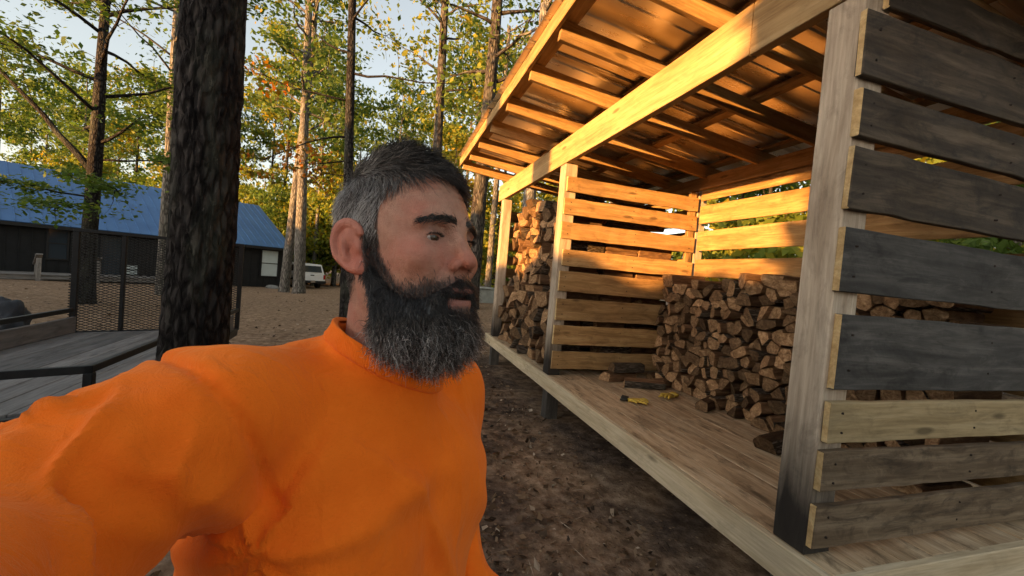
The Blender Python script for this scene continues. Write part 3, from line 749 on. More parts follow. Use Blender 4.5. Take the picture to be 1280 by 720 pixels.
solo('pine_tree', 357, 23.2, .25, 17, 'bark_grey', 'left pale grey trunk of the leaning pair by the house corner', lean=tuple((RW[:, 0] * .045)[:2]), nl=1800, size=.13, bk=.55)
solo('pine_tree', 376, 22.6, .3, 18, 'bark_grey', 'right pale grey trunk of the leaning pair by the house corner', lean=tuple((RW[:, 0] * -.035)[:2]), nl=1800, size=.13, bk=.55)
solo('pine_tree', 203, 15.5, .17, 14, 'bark_grey', 'slender grey trunk half hidden behind the thick dark trunk', nl=1400, size=.1, bk=.5)
rt, pts = solo('oak_tree', 437, 10.5, .135, 13, 'bark_dark', 'slim dark trunk rising behind the bearded man with orange oak leaves on low twigs', lean=tuple((RW[:, 0] * -.05)[:2]), nl=1500, size=.075, bk=.5, leaf='leaf_yellow')
mb = MB(); tips = []
for (z, L, rr, dz) in ((4.9, 2.3, .03, -.12), (4.3, 1.7, .02, -.05), (5.8, 2.6, .03, -.1), (3.9, 1.3, .015, .1)):
    p0 = at_pts(pts, z / 13); lp = limb(mb, p0, -cr + fw * random.uniform(-.7, .2) + Vector((0, 0, dz)), L, rr, seg=7, curve=.15)
    for j in range(9):
        tp = limb(mb, at_pts(lp, random.uniform(.25, 1)), (lp[-1] - lp[0]).normalized() + Vector((random.uniform(-1, 1), random.uniform(-1, 1), random.uniform(-.9, .5))), .5, .007, seg=3, n=4); tips += [tuple(tp[-1]), tuple(tp[-2])]
mb.build('branch', M['bark_dark'], rt)
tips = np.array(tips); nl = 620; c = np.random.randint(0, len(tips), nl)
link('autumn_leaves', leaf_mesh('autumn_leaves', tips[c] + np.random.normal(size=(nl, 3)) * np.array([.13, .13, .1]), .06, M['leaf_orange'], np.random.uniform(0, 1, nl), droop=.6), rt)
solo('oak_tree', 541, 19, .26, 19, 'bark', 'brown trunk with high branches above the bearded man and left of the shelter roof', lean=tuple((RW[:, 0] * -.03)[:2]), nl=2200, size=.12, bk=.5, leaf='leaf_yellow')
solo('oak_tree', 592, 17, .34, 17, 'bark', 'stout brown trunk beside the far corner of the shelter', lean=tuple((RW[:, 0] * .005)[:2]), nl=1600, size=.12, bk=.55)
solo('pine_tree', 655, 15.5, .28, 17, 'bark_grey', 'grey trunk just beyond the far end of the shelter', nl=900, size=.12, bk=.6)
solo('pine_tree', 612, 24, .2, 16, 'bark_grey', 'thin pale trunk farther back by the far corner of the shelter', nl=900, size=.12, bk=.6)

# ------------------------------------------------------------------ unseen evergreens added to block the low sun, left of and behind the camera
K['sun_block'] = build_kind(spruce(4.2, .1, 1.5, 9000, .14, base=.02, dens=1.5), 'bark', 'leaf_pine', .15, droop=.4, aspect=.5)
SA = R_(30)
def sun_blocker(q, s, sc, rz=0, label='unseen dense evergreen added behind the photographer to block the low sun'):
    x = -q * math.cos(SA) - s * math.sin(SA); y = -q * math.sin(SA) + s * math.cos(SA)
    plant('shade_evergreen', K['sun_block'], (x, y, gz(x, y) - .05), rz, sc, label, 'tree', 'added evergreens blocking the low sun')
for (q, s, sc) in ((8.5, -1.7, 1.9), (8.2, -3.3, 2.1), (9.5, -4.6, 2.2), (10.5, -.4, 1.3), (7, -2.2, 1.6), (9.6, -.95, 1.55)): sun_blocker(q, s, sc, q * 3)
sun_blocker(9.8, .22, 1.); list(COL.objects)[-1].parent.scale = (.5, .5, 1.5)  # narrow one, shaped to shade the near end of the beam
for i in range(19): sun_blocker(10 + random.uniform(-.6, .6), .7 + i * .37, .61 + random.uniform(-.03, .05), i * 2.1)
for i in range(14): sun_blocker(15 + random.uniform(-2, 2), 9 + i * 1.9, 1.35 + random.uniform(-.25, .3), i * 2.1)

_b = ground_at(247, 2.72); _s = -_b[0] * math.sin(SA) + _b[1] * math.cos(SA)  # bare oaks added out of view to cast shade on the big trunk
for (q, ds) in ((5.5, .02), (9, -.07)):
    x = -q * math.cos(SA) - (_s + ds) * math.sin(SA); y = -q * math.sin(SA) + (_s + ds) * math.cos(SA)
    root = empty('oak_tree', (x, y, gz(x, y)), 0, ('nearer' if q < 6 else 'farther') + ' unseen oak added behind the photographer to shade the thick dark trunk', 'tree')
    mb = MB(); pts = grow(mb, (0, 0, 0), 12, .25, (0, 0), .003, .1, 24, 40, 1.2, top=.8)
    for i in range(8): limb(mb, at_pts(pts, .6 + i * .05), (math.cos(i * 2.4), math.sin(i * 2.4), .5), 2.6, .06, seg=6)
    mb.build('trunk', M['bark'], root)

# ------------------------------------------------------------------ fallen leaves and wood chips
n = 9000
u = np.random.uniform(0, 1, n); rr = .8 + 24 * u ** 1.6; aa = np.random.uniform(R_(-62), R_(62), n)
cx = np.sin(aa) * rr; cy = np.cos(aa) * rr
wx = cx * .958 + cy * .2875; wy = -cx * .2875 + cy * .958
ok = ~((wx > 1.75) & (wy > 1.05) & (wy < 7.0)); wx, wy = wx[ok], wy[ok]
zz_ = np.array([gz(a, c) + .03 * mnoise.noise(Vector((a * .7, c * .7, 0))) + .018 * mnoise.noise(Vector((a * 2.7, c * 2.7, 3))) for a, c in zip(wx, wy)]) + .012
ux = np.random.uniform(-1.2, 1.66, 5200); uy = np.random.uniform(.7, 9.5, 5200)
wx = np.append(wx, ux); wy = np.append(wy, uy); zz_ = np.append(zz_, [.03 * mnoise.noise(Vector((a * .7, c * .7, 0))) + .018 * mnoise.noise(Vector((a * 2.7, c * 2.7, 3))) + .012 + gz(a, c) for a, c in zip(ux, uy)])
V, Fq = leaf_quads(np.column_stack([wx, wy, zz_]), np.clip(np.random.lognormal(-4.0, .45, len(wx)), .006, .034), droop=0, aspect=np.random.uniform(.3, .85, (len(wx), 1)), flat=.6)
_c = np.random.uniform(-.3, .5, (len(wx), 1)) * np.linalg.norm(V[1::4] - V[3::4], axis=1)[:, None]; V[1::4, 2:] += _c * .5; V[3::4, 2:] += _c * .5; V[2::4, 2:] += np.abs(_c) * .35; V[1::4] += (V[2::4] - V[0::4]) * np.random.uniform(-.12, .2, (len(wx), 1))
M['dead_leaf'] = mat_leaf('dead_leaf', [(0, (.025, .016, .01)), (.5, (.1, .06, .033)), (.88, (.22, .145, .085)), (1, (.45, .38, .29))], .15)
V2, F2 = leaf_quads(np.column_stack([wx, wy, zz_ + .004])[np.random.permutation(len(wx))[:4500]] + np.random.normal(size=(4500, 3)) * [.1, .1, .001], .045, droop=0, aspect=.045, flat=.9)
F2 = F2 + len(V); V = np.concatenate([V, V2]); Fq = np.concatenate([Fq, F2]); wx = np.concatenate([wx, np.zeros(4500)])
o = link('fallen_leaves', np_mesh('fallen_leaves', V, Fq, M['dead_leaf'], {'rv': np.repeat(np.random.uniform(0, 1, len(wx)), 4)}))
tag(o, 'dry fallen leaves and pale wood chips strewn over the dirt', 'leaves', kind='stuff')
# ------------------------------------------------------------------ house, shed, pickup, trailer
def hor(px): return 331 + .0863 * (px - 489)
def spot(px, depth): p = at(px, hor(px), depth); return Vector((p[0], p[1], 0))
M['siding'] = mat_plain('black_siding', (.012, .0125, .0135), .6, 0, .3, 3, .1, .3)
M['trim_black'] = mat_plain('black_trim', (.012, .012, .013), .5, 0, .2, 3)
t = NT('blue_metal_roof'); tc = t.new('ShaderNodeTexCoord'); n = t.noise(tc.outputs['Object'], .8, 5, .6)
M['blue_roof'] = t.done(t.bsdf(t.ramp(n, [(.3, (.045, .13, .3)), (.7, (.07, .18, .38))]), .38, None, .35))
M['white'] = mat_plain('white_paint', (.8, .8, .78), .35, 0, .04, 4, .02)
M['blind'] = mat_plain('pale_blind', (.55, .62, .62), .5, 0, .06, 3, .02)
t = NT('window_glass'); M['glass'] = t.done(t.bsdf((.025, .04, .055), .08, spec=.6))
M['porch'] = mat_wood('porch_wood', (.2, .18, .16), (.32, .29, .26), (.42, .38, .34), vary=.2, grey=.4)
M['red'] = mat_plain('orange_red_paint', (.5, .11, .03), .7, 0, .25, 2)
M['tyre'] = mat_plain('tyre_rubber', (.015, .015, .015), .8, 0, .2, 20)
M['rim'] = mat_plain('wheel_metal', (.5, .5, .52), .3, .8, .1, 10)
M['tail'] = mat_plain('red_lens', (.35, .01, .01), .25, 0, .1, 10)
M['chrome'] = mat_plain('chrome', (.6, .6, .62), .2, .9, .05, 10)

A = spot(357, 28); B = spot(0, 18); u_ = (B - A).normalized(); v_ = Vector((u_.y, -u_.x, 0))
if v_.dot(A) < 0: v_ = -v_
zg = gz(A.x, A.y) - .05; HW, HR, DP = 2.92, 5.85, 10.6
house = empty('house', (A.x, A.y, zg), 0, 'long dark cabin house with a blue metal gable roof across the leafy yard', 'house')
MH = Matrix(((u_.x, v_.x, 0, 0), (u_.y, v_.y, 0, 0), (0, 0, 1, 0), (0, 0, 0, 1)))    # local: u to the left along the front, v to the back
def hp(name, mb, mats, parent=None):
    mb.v = [tuple(MH @ Vector(p)) for p in mb.v] if parent is None else mb.v
    return mb.build(name, mats, parent or house)
def hsub(name, mb, mats, parent):
    mb.v = [tuple(MH @ Vector(p)) for p in mb.v]; return mb.build(name, mats, parent)
def wall_hit(px, py):
    d = RW @ np.array([px - 640, py - 360, F]); nrm = np.array(v_); tt = (np.array(A) - CAM).dot(nrm) / d.dot(nrm); p = CAM + d * tt
    return float((p - np.array(A)).dot(np.array(u_))), float(p[2] - zg)
LN = 24
b = MB(); b.box((LN / 2, .1, HW / 2), (LN, .2, HW), bev=0.002)
for i in range(int(LN / .4)): b.box((i * .4 + .1, -.015, HW / 2), (.045, .03, HW), bev=.002)
hp('front_wall', b, M['siding'])
b = MB(); b.box((LN / 2, DP - .1, HW / 2), (LN, .2, HW), bev=.002); hp('rear_wall', b, M['siding'])
for uu in (0.1, LN - .1):
    b = MB(); b.prism([(.203, 0), (DP - .203, 0), (DP - .203, HW), (DP / 2, HR - .15), (.203, HW)], 0, uu - .1, uu + .1); hp('gable_wall', b, M['siding'])
for sgn in (0, 1):
    b = MB(); n = int((LN + .6) / .42); V = []; prof = []
    for i in range(n): prof += [(-.3 + i * .42, 0), (-.3 + i * .42 + .38, 0), (-.3 + i * .42 + .39, .028), (-.3 + i * .42 + .41, .028)]
    for (vv, z) in ((-.45, HW - .22), (DP / 2, HR)) if not sgn else ((DP + .45, HW - .22), (DP / 2, HR)):
        for (q, h) in prof: V.append((q, vv, z + h + .06))
    k = len(prof); b.add(V, [(j, j + 1, k + j + 1, k + j) for j in range(k - 1)]); o = hp('roof', b, M['blue_roof']); md = o.modifiers.new('t', 'SOLIDIFY'); md.thickness = .05; md.offset = -1
b = MB(); b.box((LN / 2, -.44, HW - .27), (LN + .6, .03, .16), bev=.003); hp('fascia', b, M['trim_black'])
def window(px0, py0, px1, py1, glassmat, muntin=True, name='window'):
    ua, za = wall_hit(px0, py0); ub, zb = wall_hit(px1, py1); u0, u1 = min(ua, ub), max(ua, ub); z0, z1 = min(za, zb), max(za, zb)
    b = MB()
    for (c, s) in ((((u0 + u1) / 2, -.04, z0), (u1 - u0 + .1, .09, .07)), (((u0 + u1) / 2, -.04, z1), (u1 - u0 + .1, .09, .07)), ((u0, -.04, (z0 + z1) / 2), (.07, .088, z1 - z0 - .07)), ((u1, -.04, (z0 + z1) / 2), (.07, .088, z1 - z0 - .07))): b.box(c, s, bev=.004)
    if muntin: b.box(((u0 + u1) / 2, -.042, (z0 + z1) / 2), (u1 - u0 - .07, .06, .05), bev=.003)
    f = hp(name, b, M['trim_black'])
    b = MB(); b.box(((u0 + u1) / 2, -.035, (z0 + z1) / 2), (u1 - u0 - .07, .02, z1 - z0 - .07), bev=0.001); hsub('pane', b, glassmat, f)
    return u0, u1, z0, z1
window(327, 312, 346, 346, M['blind']); window(128, 296, 150, 347, M['glass'], False, 'door'); window(152, 330, 172, 344, M['blind']); window(205, 304, 222, 340, M['glass'])
window(60, 283, 84, 325, M['glass'])
# porch with steps and hand rails
u0 = wall_hit(192, 350)[0]
b = MB()
for i in range(12): b.box(((u0 + LN) / 2, -.1 - .11 - i * .15, .5), (LN - u0, .142, .04), axis=0, bev=.004)
hp('porch_deck', b, M['porch'])
b = MB(); b.box(((u0 + LN) / 2, -1.87, .39), (LN - u0, .04, .2), axis=0, bev=.004); hp('porch_skirt', b, M['porch'])
us = wall_hit(62, 340)[0] - .3
for k in range(3):
    b = MB(); b.box((us, -2.03 - k * .3, .36 - k * .15), (1.5, .3, .05), axis=0); b.box((us, -1.9 - k * .3, .28 - k * .15), (1.5, .03, .13), axis=0); hp('step', b, M['porch'])
for s in (-.9, .9):
    b = MB(); b.box((us + s, -2.65, .62), (.14, .14, 1.3), axis=2); b.box((us + s, -2.3, 1.2), (.2, 1.0, .05), rot=(-.5, 0, 0), axis=1); b.box((us + s, -1.95, .95), (.1, .1, .9), axis=2); hp('hand_rail', b, M['porch'])

# small red cabin behind the pickup
p = spot(379, 46); cab = empty('cabin', (p.x, p.y, gz(p.x, p.y) - .05), R_(24), 'small orange-red cabin standing behind the white pickup', 'cabin')
b = MB(); b.box((0, 0, 1.2), (3.0, 4, 2.4), bev=.01); b.prism([(-2, 2.4), (2, 2.4), (0, 3.4)], 0, -1.5, 1.5); b.build('wall', M['red'], cab)
for s in (-1, 1):
    b = MB(); b.box((0, s * 1.1, 2.98), (3.5, 2.5, .06), rot=(s * -.4636, 0, 0), bev=.004); b.build('roof', M['darkwood'], cab)
b = MB(); b.box((.4, -2.02, 1), (.85, .06, 2), bev=.004); b.build('door', M['darkwood'], cab)

# pickup with a cap, seen from behind
def pickup(px, depth, rz, label):
    p = spot(px, depth); r = empty('pickup_truck', (p.x, p.y, gz(p.x, p.y)), rz, label, 'pickup truck', 'white vehicles parked beyond the house')
    def half(poly, y0, y1, name, mat, w=1.9, taper=None):
        b = MB(); b.prism(poly, 1, y0, y1); o = b.build(name, mat, r); md = o.modifiers.new('b', 'BEVEL'); md.width = .05; md.segments = 3; md.limit_method = 'ANGLE'; return o
    # side outline extruded across the width: (y, z) polygon along x
    b = MB(); ol = [(0, .5), (0, 1.08), (2.0, 1.1), (4.3, 1.08), (5.3, .98), (5.42, .5)]
    def arch(c): return [(c + .42 * math.cos(a), .38 + .42 * math.sin(a)) for a in np.linspace(0, math.pi, 9)]
    low = [(5.42, .38)] + arch(4.45) + arch(1.15) + [(0, .4)]
    poly = [(0, .4), (0, 1.08), (2.0, 1.1), (4.3, 1.08), (5.3, .98), (5.42, .5)] + low[:-1]
    b.prism(poly, 0, -.94, .94); o = b.build('body', M['white'], r); md = o.modifiers.new('b', 'BEVEL'); md.width = .04; md.segments = 2
    b = MB(); b.add([(-.88, .02, 1.09), (.88, .02, 1.09), (.88, 3.9, 1.09), (-.88, 3.9, 1.09), (-.74, .28, 1.78), (.74, .28, 1.78), (.74, 3.2, 1.8), (-.74, 3.2, 1.8)], [(0, 3, 2, 1), (4, 5, 6, 7), (0, 1, 5, 4), (1, 2, 6, 5), (2, 3, 7, 6), (3, 0, 4, 7)]); o = b.build('cap', M['white'], r); md = o.modifiers.new('b', 'BEVEL'); md.width = .06; md.segments = 3
    b = MB(); b.add([(-.7, .04, 1.2), (.7, .04, 1.2), (.64, .213, 1.66), (-.64, .213, 1.66), (-.7, .1, 1.2), (.7, .1, 1.2), (.64, .27, 1.66), (-.64, .27, 1.66)], [(0, 1, 2, 3), (7, 6, 5, 4), (0, 4, 5, 1), (1, 5, 6, 2), (2, 6, 7, 3), (3, 7, 4, 0)]); b.build('rear_window', M['glass'], r)
    for s in (-1, 1):
        for (ya, yb) in ((.5, 1.9), (2.1, 3.2)):
            b = MB(); V = [(s * .872, ya, 1.2), (s * .872, yb, 1.2), (s * .786, yb - .1, 1.66), (s * .786, ya + .08, 1.66)]; V += [(x - s * .04, y, z) for x, y, z in V]
            b.add(V, [(0, 1, 2, 3), (7, 6, 5, 4), (0, 4, 5, 1), (1, 5, 6, 2), (2, 6, 7, 3), (3, 7, 4, 0)]); b.build('side_window', M['glass'], r)
        b = MB(); b.box((s * .86, -.01, .88), (.13, .06, .34), bev=.02); b.build('tail_light', M['tail'], r)
        for yw in (1.15, 4.45):
            b = MB(); b.tube([(s * .98, yw, .36), (s * .74, yw, .36)], .36, 24, smooth=False); wh = b.build('wheel', M['tyre'], r)
            b = MB(); b.tube([(s * .995, yw, .36), (s * .9, yw, .36)], .21, 20, smooth=False); b.build('rim', M['rim'], wh)
    b = MB(); b.box((0, -.08, .5), (1.9, .16, .2), bev=.03); b.build('bumper', M['trim_black'], r)
    b = MB(); b.box((0, -.172, .54), (.32, .012, .16), bev=.004); b.build('licence_plate', M['chrome'], r)
    b = MB(); b.box((0, -.012, .98), (.26, .03, .07), bev=.01); b.build('tailgate_handle', M['trim_black'], r)
    return r
pickup(392, 29.5, R_(31), 'white pickup truck with a white cap and dark rear window parked beyond the house')
pickup(353, 35, R_(31), 'white pickup truck mostly hidden behind the house corner and the leaning pair of trunks')
# low concrete block beyond the far end of the shelter
p = spot(598, 21); b = MB(); b.box((0, 0, .35), (1.9, 1.2, .8), bev=.05, seg=4); b.box((0, 0, .79), (2.0, 1.3, .08), bev=.02)
o = b.build('concrete_block', mat_plain('pale_concrete', (.3, .32, .3), .9, 0, .2, 3, .3)); o.location = (p.x, p.y, gz(p.x, p.y) - .05); o.rotation_euler.z = .3
tag(o, 'low pale concrete block beside the trunks past the shelter end', 'concrete block')
# boulder by the house corner
bm = bmesh.new(); bmesh.ops.create_icosphere(bm, subdivisions=3, radius=.3)
for v in bm.verts: v.co *= 1 + .25 * mnoise.noise(v.co * 4); v.co.z *= .6; v.co.x *= 1.4
me = bpy.data.meshes.new('rock'); bm.to_mesh(me); bm.free(); me.materials.append(mat_plain('rock_grey', (.2, .2, .19), .9, 0, .3, 6, .5)); p = spot(344, 26)
o = link('rock', me, loc=(p.x, p.y, gz(p.x, p.y) + .05)); tag(o, 'small grey rock lying in front of the house corner window', 'rock')

# ------------------------------------------------------------------ utility trailer
C1, C2, C3 = spot(121, 2.58), spot(301, 5.75), spot(93, 4.62); C4 = C1 + (C3 - C2)
zt = gz(-4, 4)
tr = empty('utility_trailer', ((C1 + C2 + C3 + C4) / 4), 0, 'black steel utility trailer with a plank deck and a mesh tailgate', 'trailer'); T0 = tr.location.copy()
ey = (C2 - C1); LY = ey.length; ey.normalize(); ex = (C3 - C2); LX = ex.length; ex.normalize()
MT = Matrix(((ex.x, ey.x, 0, C1.x - T0.x), (ex.y, ey.y, 0, C1.y - T0.y), (0, 0, 1, 0), (0, 0, 0, 1)))   # x across to the left, y to the tailgate
def tp(name, mb, mat, parent=None):
    mb.v = [tuple(MT @ Vector(p)) for p in mb.v]; return mb.build(name, mat, parent or tr)
DZ = .45
nb_ = 9; wb = LX / nb_
for i in range(nb_):
    b = MB(); b.box(((i + .5) * wb, LY / 2, DZ - .02), (wb - .006, LY - .1, .04), axis=1, bev=.004, seg=5, warp=.001); tp('deck_plank', b, M['trailer_plank'])
b = MB()
for x in (0, LX): b.box((x, LY / 2, DZ - .06), (.05, LY, .1), bev=.004, axis=1)
for y in (0, LY): b.box((LX / 2, y, DZ - .062), (LX - .05, .05, .1), bev=.004, axis=0)
tp('chassis', b, M['black'])
for (a, c) in (((0, 0), (0, LY)), ((0, 0), (LX, 0)), ((LX, 0), (LX, LY))):
    b = MB(); L = math.hypot(c[0] - a[0], c[1] - a[1]); axs = 0 if a[1] == c[1] else 1
    sz = (L + .04, .04, .05) if axs == 0 else (.042, L + .04, .048)
    b.box(((a[0] + c[0]) / 2, (a[1] + c[1]) / 2, .70), sz, axis=axs, bev=.003); tp('top_rail', b, M['black'])
for (x, y) in ((0, .0), (0, LY * .5), (LX, 0), (LX, LY * .5)):
    b = MB(); b.box((x, y, (DZ + .675) / 2), (.045, .045, .675 - DZ), axis=2, bev=.003); tp('rail_post', b, M['black'])
b = MB(); b.box((LX - .045, LY * .5, DZ + .09), (.04, LY * .98, .18), axis=1, bev=.006, seg=6, warp=.002); tp('side_board', b, M['trailer_beam'])
b = MB(); b.box((.045, LY * .82, DZ + .09), (.04, LY * .34, .18), axis=1, bev=.006, seg=3, warp=.002); tp('side_board', b, M['trailer_beam'])
# tailgate: frame, uprights, expanded mesh
GT = 1.6
b = MB()
for k in range(5):
    x = LX * k / 4; b.box((x, LY + .05, (DZ + GT) / 2), (.05 if k in (0, 4) else .034, .042, GT - DZ), axis=2, bev=.003)
b.box((LX / 2, LY + .05, GT + .02), (LX + .05, .04, .038), axis=0, bev=.003); b.box((LX / 2, LY + .05, DZ - .02), (LX + .05, .04, .038), axis=0, bev=.003)
gate = tp('tailgate', b, M['black'])
V = []; Fc = []
dx, dz = .075, .032; y = LY + .05
def strip(p, q, w=.0035):
    d = (Vector(q) - Vector(p)).normalized(); n_ = Vector((-d.z, 0, d.x)) * w; k = len(V)
    for (s, t_) in ((1, -.003), (-1, -.003), (-1, .003), (1, .003)):
        for e in (p, q): V.append(tuple(Vector(e) + n_ * s + Vector((0, t_, 0))))
    for i in range(4): j = (i + 1) % 4; Fc.append((k + 2 * i, k + 2 * i + 1, k + 2 * j + 1, k + 2 * j))
i = 0; z = DZ
while z < GT - .02:
    x = 0.
    while x < LX - .02:
        strip((x, y, z), (x + dx / 2, y, z + dz / 2)); strip((x + dx / 2, y, z + dz / 2), (x + dx, y, z))
        strip((x, y, z), (x + dx / 2, y, z - dz / 2)); strip((x + dx / 2, y, z - dz / 2), (x + dx, y, z)); x += dx
    z += dz
b = MB(); b.add(V, Fc); tp('wire_mesh', b, M['black'], gate)
for s, x in ((1, -.14), (-1, LX + .14)):
    b = MB(); b.tube([(x - .09, LY * .45, .3), (x + .09, LY * .45, .3)], .3, 28, smooth=False); wh = tp('wheel', b, M['tyre'])
    b = MB(); b.tube([(x - .095, LY * .45, .3), (x + .095, LY * .45, .3)], .17, 20, smooth=False); tp('rim', b, M['rim'], wh)
b = MB(); b.box((LX / 2, LY * .45, .3), (LX + .1, .06, .06), axis=0); tp('axle', b, M['black'])
b = MB(); b.box((LX / 2, -.6, DZ - .1), (.08, 1.3, .08), axis=1); tp('tongue', b, M['black'])
# dark tarp bundle at the side of the trailer
bm = bmesh.new(); bmesh.ops.create_icosphere(bm, subdivisions=4, radius=.3)
for v in bm.verts:
    v.co *= 1 + .35 * mnoise.noise(v.co * 5) + .15 * mnoise.noise(v.co * 13); v.co.z = max(v.co.z * 1.1, -.24)
me = bpy.data.meshes.new('tarp'); bm.to_mesh(me); bm.free(); me.materials.append(mat_plain('grey_tarp', (.028, .033, .042), .7, 0, .3, 5, .5)); me.polygons.foreach_set('use_smooth', [True] * len(me.polygons))
p = spot(14, 4.5); o = link('tarp_bundle', me, loc=(p.x, p.y, gz(p.x, p.y) + .56)); o.scale = (.6, .6, .8); tag(o, 'crumpled dark grey tarp bundle on an upturned log beside the trailer', 'tarp')
b = MB(); b.tube([(0, 0, -.05), (0, 0, .42)], [.22, .2], 16, bump=.1); o = b.build('log_round', M['bark']); o.location = (p.x, p.y, gz(p.x, p.y)); tag(o, 'upturned log round carrying the dark tarp beside the trailer', 'log')
# ------------------------------------------------------------------ the bearded man (signed distance fields -> surface nets)
def surface_nets(D, org, h):
    nx_, ny_, nz_ = D.shape; S = D < 0
    c = [S[i:nx_ - 1 + i, j:ny_ - 1 + j, k:nz_ - 1 + k] for i in (0, 1) for j in (0, 1) for k in (0, 1)]
    cnt = sum(a.astype(np.int8) for a in c); act = (cnt > 0) & (cnt < 8)
    I, J, Kk = np.nonzero(act); n = len(I); idm = np.full(act.shape, -1, np.int32); idm[I, J, Kk] = np.arange(n)
    acc = np.zeros((n, 3)); num = np.zeros(n)
    cor = [(i, j, k) for i in (0, 1) for j in (0, 1) for k in (0, 1)]
    val = [D[I + a[0], J + a[1], Kk + a[2]] for a in cor]
    for a in range(8):
        for b in range(a + 1, 8):
            if sum(abs(cor[a][q] - cor[b][q]) for q in range(3)) != 1: continue
            m = (val[a] < 0) != (val[b] < 0); t_ = np.where(m, val[a] / (val[a] - val[b] + 1e-12), 0)
            p = np.array(cor[a]) + t_[:, None] * (np.array(cor[b]) - np.array(cor[a]))
            acc += np.where(m[:, None], p, 0); num += m
    V = (np.column_stack([I, J, Kk]) + acc / np.maximum(num, 1)[:, None]) * h + org
    quads = []
    for axis in range(3):
        o = [(1, 2), (2, 0), (0, 1)][axis]; sl = [slice(None)] * 3
        A0 = np.take(S, range(0, S.shape[axis] - 1), axis); A1 = np.take(S, range(1, S.shape[axis]), axis)
        e = np.argwhere(A0 != A1)
        ok = (e[:, o[0]] > 0) & (e[:, o[1]] > 0) & (e[:, o[0]] < S.shape[o[0]] - 1) & (e[:, o[1]] < S.shape[o[1]] - 1); e = e[ok]
        s0 = S[e[:, 0], e[:, 1], e[:, 2]]
        def cell(d0, d1):
            q = e.copy(); q[:, o[0]] -= d0; q[:, o[1]] -= d1; return idm[q[:, 0], q[:, 1], q[:, 2]]
        Q = np.column_stack([cell(1, 1), cell(0, 1), cell(0, 0), cell(1, 0)])
        Q[~s0] = Q[~s0][:, ::-1]; quads.append(Q)
    Q = np.concatenate(quads); Q = Q[(Q >= 0).all(1)]
    return V, Q
def grid(lo, hi, h):
    ax_ = [np.arange(lo[i], hi[i] + h, h, dtype=np.float32) for i in range(3)]
    return np.stack(np.meshgrid(*ax_, indexing='ij'), -1), np.array(lo), h
def smin(a, b, k):
    q = np.clip(.5 + .5 * (b - a) / k, 0, 1); return b * (1 - q) + a * q - k * q * (1 - q)
def smax(a, b, k): return -smin(-a, -b, k)
def ell(P, c, r):
    d = (P - np.array(c, np.float32)) / np.array(r, np.float32); l = np.sqrt((d * d).sum(-1)); l2 = np.sqrt(((d / np.array(r, np.float32)) ** 2).sum(-1)) + 1e-6
    return l * (l - 1) / l2
def cap(P, a, b, ra, rb=None):
    a = np.array(a, np.float32); b = np.array(b, np.float32); rb = ra if rb is None else rb
    ba = b - a; t_ = np.clip(((P - a) @ ba) / (ba @ ba), 0, 1)
    d = P - a - t_[..., None] * ba; return np.sqrt((d * d).sum(-1)) - (ra + (rb - ra) * t_)
def sstep_(a, b, v): t_ = np.clip((v - a) / (b - a), 0, 1); return t_ * t_ * (3 - 2 * t_)
def segdist_(V, a, b):
    ba = b - a; t_ = np.clip(((V - a) @ ba) / (ba @ ba), 0, 1); return np.linalg.norm(V - a - t_[:, None] * ba, axis=1)
def smooth_mesh(V, Q, it, lam=.5):
    E_ = np.concatenate([Q[:, [0, 1]], Q[:, [1, 2]], Q[:, [2, 3]], Q[:, [3, 0]]]); n = len(V)
    for _ in range(it):
        A_ = np.zeros((n, 3)); c = np.zeros(n)
        np.add.at(A_, E_[:, 0], V[E_[:, 1]]); np.add.at(A_, E_[:, 1], V[E_[:, 0]]); np.add.at(c, E_[:, 0], 1); np.add.at(c, E_[:, 1], 1)
        V = V + lam * (A_ / np.maximum(c, 1)[:, None] - V)
    return V
def normals(V, Q):
    n_ = np.cross(V[Q[:, 2]] - V[Q[:, 0]], V[Q[:, 3]] - V[Q[:, 1]]); N = np.zeros_like(V)
    for k in range(4): np.add.at(N, Q[:, k], n_)
    return N / (np.linalg.norm(N, axis=1)[:, None] + 1e-12)
def rot(axis, a):
    return np.array(Matrix.Rotation(a, 3, axis))

# frames: camera-level (right, forward, up) -> world
CR = np.array(cr); FWD = np.array(fw); LV = np.column_stack([CR, FWD, [0, 0, 1]])
def lev(px, py, depth): return LV.T @ (at(px, py, depth) - CAM)        # pixel -> (right, forward, up) from the camera
# head frame: x face forward, y his left, z up
HYAW, HPITCH, HROLL = R_(-32), R_(-10), R_(-3)
HR3 = rot('Z', HYAW) @ rot('Y', HPITCH) @ rot('X', HROLL)             # columns in (right, forward, up); yaw 0 faces image right
EAR_L = np.array([-.012, -.080, -.002])
HS = np.array([.9, .93, 1.0])
HEAD = lev(442, 309, .475) - HR3 @ (EAR_L * HS)
def head_w(P): return CAM + (np.asarray(P) * HS @ HR3.T + HEAD) @ LV.T

# --- head
P, org, hh = grid((-.135, -.105, -.26), (.14, .105, .15), .0022)
x, y, z = P[..., 0], P[..., 1], P[..., 2]; ya = np.abs(y); PM = np.stack([x, ya, z], -1)
D = ell(P, (-.014, 0, .041), (.099, .077, .091))
D = smin(D, ell(P, (.028, 0, .012), (.068, .066, .088)), .02)          # forehead and face
D = smin(D, ell(P, (.034, 0, -.055), (.056, .057, .062)), .03)         # jaw
D = smin(D, ell(P, (.07, 0, -.1), (.026, .026, .02)), .025)            # chin
D = smin(D, ell(PM, (.064, .044, -.018), (.022, .020, .017)), .018)    # cheekbones
D = smin(D, cap(PM, (.088, .012, .0225), (.074, .046, .0255), .012, .010), .012)   # brows
D = smin(D, cap(P, (.082, 0, -.055), (.084, 0, -.075), .02), .02)      # muzzle
D = smax(D, -ell(PM, (.099, .0335, .009), (.021, .019, .0125)), .012)  # sockets
